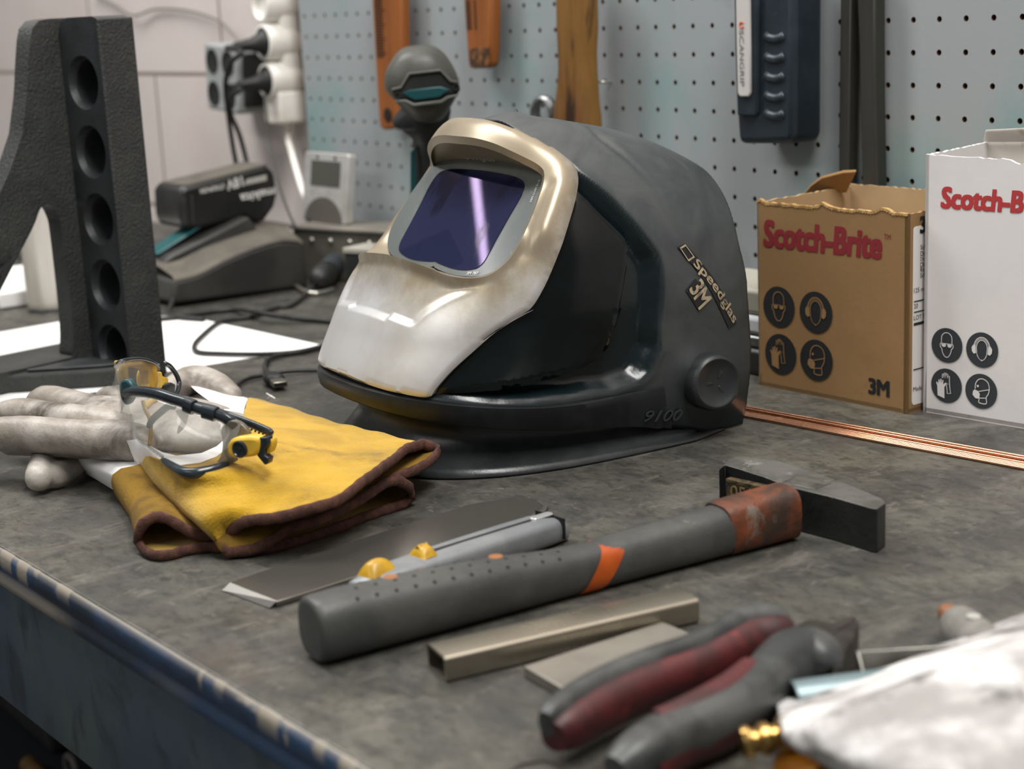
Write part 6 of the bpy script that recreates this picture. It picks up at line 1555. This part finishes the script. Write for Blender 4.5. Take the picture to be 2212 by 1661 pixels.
op1 = ring_of([(912, 957, .031), (862, 981, .035), (835, 1004, .036), (798, 1031, .036), (751, 1065, .034), (702, 1092, .032), (640, 1110, .029), (579, 1119, .027), (542, 1123, .025), (512, 1134, .020), (492, 1152, .013), (484, 1178, .007)], [(487, 1195, .0045), (520, 1191, .0045), (556, 1184, .006), (592, 1162, .0105), (630, 1140, .0145), (690, 1124, .0165), (751, 1094, .019), (800, 1066, .021), (850, 1032, .023), (895, 1016, .022), (935, 992, .022), (948, 970, .025)])
cuff([seam1, q1_, mid1, q3_, op1], g1, .0011)
h1r = ring_of([(405, 826, .026), (425, 846, .036), (468, 880, .042), (492, 925, .0450), (476, 958, .0465), (430, 980, .0470), (380, 984, .0460), (340, 972, .0450), (305, 950, .0435), (275, 950, .0400), (262, 966, .031)], [(268, 984, .021), (300, 975, .020), (360, 930, .020), (400, 870, .020), (410, 836, .022)])
sg1 = seam1 * .985 + seam1.mean(0) * .015
MB().loft([h1r, (h1r + sg1) / 2 + V(0, 0, .0008), sg1], True, False).link('wrist_band', whitec, g1, smooth=True)
hand_mesh([([(470, 930, .0320), (430, 928, .0325), (372, 912, .0325), (310, 905, .033), (240, 904, .033), (190, 906, .032)], [(.030, .0125), (.036, .0142), (.040, .0150), (.040, .0155), (.036, .0145), (.028, .013)]),
           ([(300, 957, .034), (250, 950, .0360), (200, 948, .0365), (140, 943, .036), (70, 938, .035), (10, 937, .034), (-30, 938, .032)], [.0130, .0140, .0130, .0124, .0128, .0122, .0105]),
           ([(250, 925, .036), (180, 912, .037), (110, 902, .036), (50, 894, .035), (14, 893, .034)], [.0125, .0122, .0116, .0118, .0100]),
           ([(250, 890, .036), (190, 884, .036), (140, 873, .036), (100, 866, .035), (84, 867, .034)], [.0115, .0118, .0122, .0120, .0100]),
           ([(270, 868, .032), (245, 860, .032), (228, 862, .030)], [.010, .0098, .009]),
           ([(330, 880, .030), (380, 838, .030), (410, 822, .031), (440, 822, .031), (472, 836, .029), (500, 856, .027)], [.010, .0110, .0118, .0115, .0110, .009]),
           ([(20, 965, .024), (70, 966, .024), (140, 970, .024), (220, 974, .023)], [(.007, .006), (.008, .006), (.008, .006), (.008, .006)])], g1, 'hand', leather)
st_ = MB()
for k in range(16):
    a, b = at_z(2 + k * 8.2, 958 + k * 1.0, .0290), at_z(6 + k * 8.2, 958.6 + k * 1.0, .0290)
    st_.tube([a - CAM_R[2] * .004, b - CAM_R[2] * .004], .0004, 5)
# hang-tag pin
o = MB().tube([at_z(574, 868, .001), at_z(580, 860, .006), at_z(586, 855, .011)], .0006, 6).tube([at_z(576, 850, .0125), at_z(594, 861, .0110)], .0007, 6).link('tag_pin', mat('white nylon', '#d8d6d2', .4), smooth=True)
tag(o, 'tiny white tag pin standing at the back of the yellow cuff', 'pin')

# ================================================================== safety goggles
gl_b = [at_z(*p) for p in [(283, 897, .052), (297, 944, .049), (324, 967, .0480), (351, 986, .0475), (399, 1011, .0475), (449, 1007, .0480), (493, 995, .0490)]]
gA, gB = at_z(351, 986, .0475), at_z(493, 995, .0490); gd = nrm((gB - gA) * [1, 1, 0]); gn = V(gd[1], -gd[0], 0); gn = gn if gn @ (CAM_P - gA) > 0 else -gn
gog = thing('safety_goggles', 'clear safety goggles with dark brow bar and yellow hinges on top of the gloves', 'goggles', (gA + gB) / 2)
clear = mat('clear lens', '#b9b9b2', .05, alpha=.2, coat=.0, spec=.8)
gdk = mat('goggle black', '#20262a', .22, c2='#2c343a', scale=30); gyl = mat('goggle yellow', '#d8b13c', .4, c2='#c59f2f', scale=40); foam = mat('yellow foam', '#b78f24', .6, c2='#96741a', scale=60, bump=.2, bscale=400); gteal = mat('goggle teal', '#25474d', .35); ggr = mat('smoked lens end', '#6a6558', .15, alpha=.75)
def np_(x, y, out=0.0): return at_plane(x, y, gA + gn * out, gn)
bar_px = [(272, 850), (290, 846), (318, 847), (345, 852), (372, 861), (398, 869), (428, 882), (466, 893), (496, 908), (507, 918)]
bar3 = [np_(x, y, o_) for (x, y), o_ in zip(bar_px, [-.030, -.022, -.014, -.009, -.006, -.004, -.003, -.003, -.004, -.006])]
tops = resample(spline([np_(x, y + 5, o_) for (x, y), o_ in zip(bar_px, [-.032, -.022, -.014, -.009, -.006, -.004, -.003, -.003, -.004, -.006])], 4), 15)
bots = resample(spline(gl_b, 4), 15); bots = np.array([b if i < 3 else at_plane(*(lambda p_: (1106 + FPX * (CAM_R[0] @ (p_ - CAM_P)) / (CAM_R[2] @ (p_ - CAM_P)), 830.5 + FPX * (CAM_R[1] @ (p_ - CAM_P)) / (CAM_R[2] @ (p_ - CAM_P))))(b), gA, gn) * .5 + b * .5 for i, b in enumerate(bots)])
G = []
for t in np.linspace(0, 1, 9):
    G.append([tp * (1 - t) + bp * t + gn * (.007 * math.sin(PI * t)) for tp, bp in zip(tops, bots)])
lens = MB().grid(G).link('lens', clear, gog, smooth=True)
q = lens.modifiers.new('thick', 'SOLIDIFY'); q.thickness = .0018
MB().tube(spline(bar3, 5), [(.0030, .0034)] * (5 * (len(bar3) - 1) + 1), 12, up=(0, 0, 1), expo=3).link('brow_bar', gdk, gog, smooth=True)
for i0, i1 in ((5.2, 5.9), (6.4, 7.2)):
    pts = spline(bar3, 10); seg = pts[int(i0 * 10):int(i1 * 10)]
    MB().tube([p + gn * .001 for p in seg], [(.0036, .0046)] * len(seg), 12, up=(0, 0, 1), expo=3.5).link('vent_block', gdk, gog, bevel=.0004, smooth=60)
rim3 = spline([gl_b[3] + V(0, 0, -.002), gl_b[4] + V(0, 0, -.0028), gl_b[5] + V(0, 0, -.0028), gl_b[6] + V(0, 0, -.0015)], 8)
MB().tube(rim3, [.0016 + .0020 * math.sin(PI * i / (len(rim3) - 1)) for i in range(len(rim3))], 10).link('lower_rim', gdk, gog, smooth=True)
MB().tube(spline([gl_b[0], gl_b[1], gl_b[2], gl_b[3]], 6), .0010, 8).link('lens_edge', mat('lens edge', '#8f9490', .15, alpha=.6), gog, smooth=True)
# smoked end piece and hinge
def face_poly(pts, o0, o1, nm, mt, bev=.001, par=gog):
    P = [np_(x, y, o1) for x, y in pts]; n_ = len(P)
    m = MB().add([p - gn * (o1 - o0) for p in P] + P, [tuple(range(n_)), tuple(range(n_, 2 * n_))[::-1]] + [(i, n_ + i, n_ + (i + 1) % n_, (i + 1) % n_) for i in range(n_)])
    me = m.mesh(); bm = bmesh.new(); bm.from_mesh(me); bmesh.ops.recalc_face_normals(bm, faces=bm.faces[:]); bm.to_mesh(me); bm.free()
    return link_mesh(nm, me, mt, par, bevel=bev)
face_poly(spline([[476, 930], [492, 910], [512, 911], [530, 926], [536, 942], [520, 948], [500, 956], [492, 980], [508, 994], [496, 1002], [462, 1008], [476, 985], [480, 955]], 3, True), -.005, -.001, 'lens_end', ggr, .0008)
hinge = face_poly(spline([[489, 972], [492, 956], [506, 946], [540, 944], [556, 948], [558, 964], [552, 984], [530, 989], [506, 990], [494, 984]], 3, True), -.004, .005, 'hinge', gyl, .002)
MB().lathe([(.0052, 0), (.0052, .0012), (.0044, .0016), (.0040, .0010), (.0014, .0008), (.0012, .0014), (0, .0014)], np_(519, 970, .005), gn, 28).link('hinge_screw', gdk, hinge, smooth=40)
face_poly([(557, 946), (577, 944), (579, 960), (570, 972), (570, 984), (580, 990), (577, 1003), (571, 1005), (554, 984), (557, 972), (562, 962)], -.003, .003, 'strap_clip', gdk, .0008)
face_poly(spline([[572, 956], [584, 948], [587, 962], [582, 978], [573, 980]], 3, True), -.006, .0, 'hinge_end', gyl, .001)
arm3 = [np_(408, 872, -.022), np_(440, 879, -.020), np_(490, 897, -.016), np_(540, 915, -.012), np_(578, 931, -.008), np_(586, 938, -.007)]
arm_ = MB().tube(spline(arm3, 5), [(.0016, .0026)] * 26, 10, up=(0, 0, 1), expo=3).link('temple_arm', gdk, gog, smooth=True)
for k in range(7):
    p = np_(528 + k * 8, 921 + k * 3.4, -.0085); MB().lathe([(.0007, 0), (.0007, .0005), (0, .0005)], p, gn, 8).link('arm_hole', pit, arm_)
# nose bridge and pads
MB().tube(spline([np_(322, 921, -.010), np_(328, 908, -.009), np_(345, 892, -.010), np_(364, 878, -.012), np_(380, 879, -.014)], 5), [.0018, .0019, .0020, .0020, .0021, .0022, .0022, .0022, .0022, .0022, .0022, .0022, .0022, .0022, .0022, .0022, .0022, .0022, .0022, .002, .0018], 10).link('nose_bridge', gdk, gog, smooth=True)
face_poly(spline([[378, 888], [392, 884], [404, 892], [402, 908], [396, 924], [382, 938], [384, 922], [390, 908]], 3, True), -.016, -.014, 'nose_pad', mat('nose pad', '#8f8b84', .3, alpha=.6), .0006)
MB().tube(spline([np_(309, 866, -.022), np_(314, 885, -.020), np_(323, 903, -.018), np_(326, 930, -.018), np_(323, 962, -.014)], 5), .0014, 8).link('foam_seal', foam, gog, smooth=True)
MB().tube(spline([np_(314, 880, -.022), np_(326, 868, -.026), np_(338, 862, -.030)], 5), .0022, 8).link('foam_seal', foam, gog, smooth=True)
# front corner and the far half
gC = bots[0].copy(); gD = at_z(352, 852, .052); fd = nrm((gD - gC) * [1, 1, 0]); fn = V(fd[1], -fd[0], 0); fn = fn if fn @ (CAM_P - gC) > 0 else -fn
def fp(x, y, out=0.0): return at_plane(x, y, gC + fn * out, fn)
fr_t = [fp(*p, o_) for p, o_ in zip([(274, 852), (258, 826), (247, 792), (262, 778), (300, 776), (340, 786)], (.004, .010, .014, .012, .006, .0))]
fr_b = [fp(*p, o_) for p, o_ in zip([(283, 897), (272, 900), (262, 884), (270, 868), (300, 858), (340, 850)], (.0, .010, .014, .010, .004, .0))]
T_ = resample(spline(fr_t, 4), 14); B_ = resample(spline(fr_b, 4), 14)
fl2 = MB().grid([[a * (1 - t) + b * t for a, b in zip(T_, B_)] for t in np.linspace(0, 1, 6)]).link('lens', clear, gog, smooth=True)
q = fl2.modifiers.new('thick', 'SOLIDIFY'); q.thickness = .0018
m = MB(); front_ = [np_(*p, o_) for p, o_ in zip([(238, 841), (243, 880), (258, 918), (272, 932)], (-.050, -.046, -.038, -.032))]; fback = [np_(*p, o_) for p, o_ in zip([(256, 800), (262, 850), (276, 895), (286, 925)], (-.052, -.042, -.032, -.026))]
m.grid([[a * (1 - t) + b * t for a, b in zip(resample(spline(front_, 4), 10), resample(spline(fback, 4), 10))] for t in (0, .5, 1)]).link('front_shield', clear, gog, smooth=True)
face_poly(spline([[258, 826], [272, 820], [284, 832], [288, 846], [284, 860], [274, 876], [262, 866], [257, 846]], 3, True), -.034, -.028, 'bridge_corner', gteal, .0015)
MB().tube(spline([np_(250, 792, -.05), fp(262, 780, .012), fp(300, 775, .008), fp(330, 783, .004), fp(343, 795, .0)], 5), .0014, 8).link('brow_bar', gdk, gog, smooth=True)
fo = [fp(*p, .004) for p in spline([[267, 782], [276, 778], [311, 777], [330, 784], [340, 796], [338, 841], [300, 846], [284, 842], [272, 815]], 3, True)]
fi = [fp(*p, .004) for p in spline([[277, 796], [282, 793], [309, 794], [319, 800], [322, 808], [322, 838], [300, 840], [288, 839], [280, 818]], 3, True)]
m = MB(); n = len(fo)
m.add(fo + fi + [p - fn * .007 for p in fo] + [p - fn * .007 for p in fi], [(i, (i + 1) % n, n + (i + 1) % n, n + i) for i in range(n)] + [(2 * n + i, 3 * n + i, 3 * n + (i + 1) % n, 2 * n + (i + 1) % n) for i in range(n)] + [(i, 2 * n + i, 2 * n + (i + 1) % n, (i + 1) % n) for i in range(n)] + [(n + i, n + (i + 1) % n, 3 * n + (i + 1) % n, 3 * n + i) for i in range(n)])
me = m.mesh(); bm = bmesh.new(); bm.from_mesh(me); bmesh.ops.recalc_face_normals(bm, faces=bm.faces[:]); bm.to_mesh(me); bm.free()
link_mesh('foam_frame', me, foam, gog, bevel=.0012)
MB().lathe([(.0040, 0), (.0078, 0), (.0084, .0012), (.0078, .0030), (.0042, .0030), (.004, 0)], fp(304, 820, -.006), fn, 26, caps=False).link('hinge', gyl, gog, smooth=40)
MB().lathe([(.0042, .0006), (.0036, .0026), (0, .0028)], fp(304, 820, -.006), fn, 20).link('hinge_screw', mat('bright steel', '#000000'), gog, smooth=40)
def far_poly(pts, o0, o1, nm, mt, bev=.001):
    P = [fp(x, y, o1) for x, y in pts]; n_ = len(P)
    me = MB().add([p - fn * (o1 - o0) for p in P] + P, [tuple(range(n_)), tuple(range(n_, 2 * n_))[::-1]] + [(i, n_ + i, n_ + (i + 1) % n_, (i + 1) % n_) for i in range(n_)]).mesh()
    bm = bmesh.new(); bm.from_mesh(me); bmesh.ops.recalc_face_normals(bm, faces=bm.faces[:]); bm.to_mesh(me); bm.free(); return link_mesh(nm, me, mt, gog, bevel=bev)
far_poly([(338, 803), (350, 803), (352, 812), (364, 816), (365, 828), (354, 830), (350, 839), (338, 839)], -.010, -.004, 'hinge_end', gyl)
MB().tube(spline([fp(356, 785, -.004), fp(368, 792, -.004), fp(381, 810, -.003), fp(387, 828, -.002), fp(384, 846, .0), fp(377, 858, .002)], 5), .0018, 10).link('strap_clip', gdk, gog, smooth=True)
far_poly([(345, 838), (372, 826), (380, 830), (378, 852), (360, 860), (342, 850)], -.010, -.006, 'temple_arm', gdk)
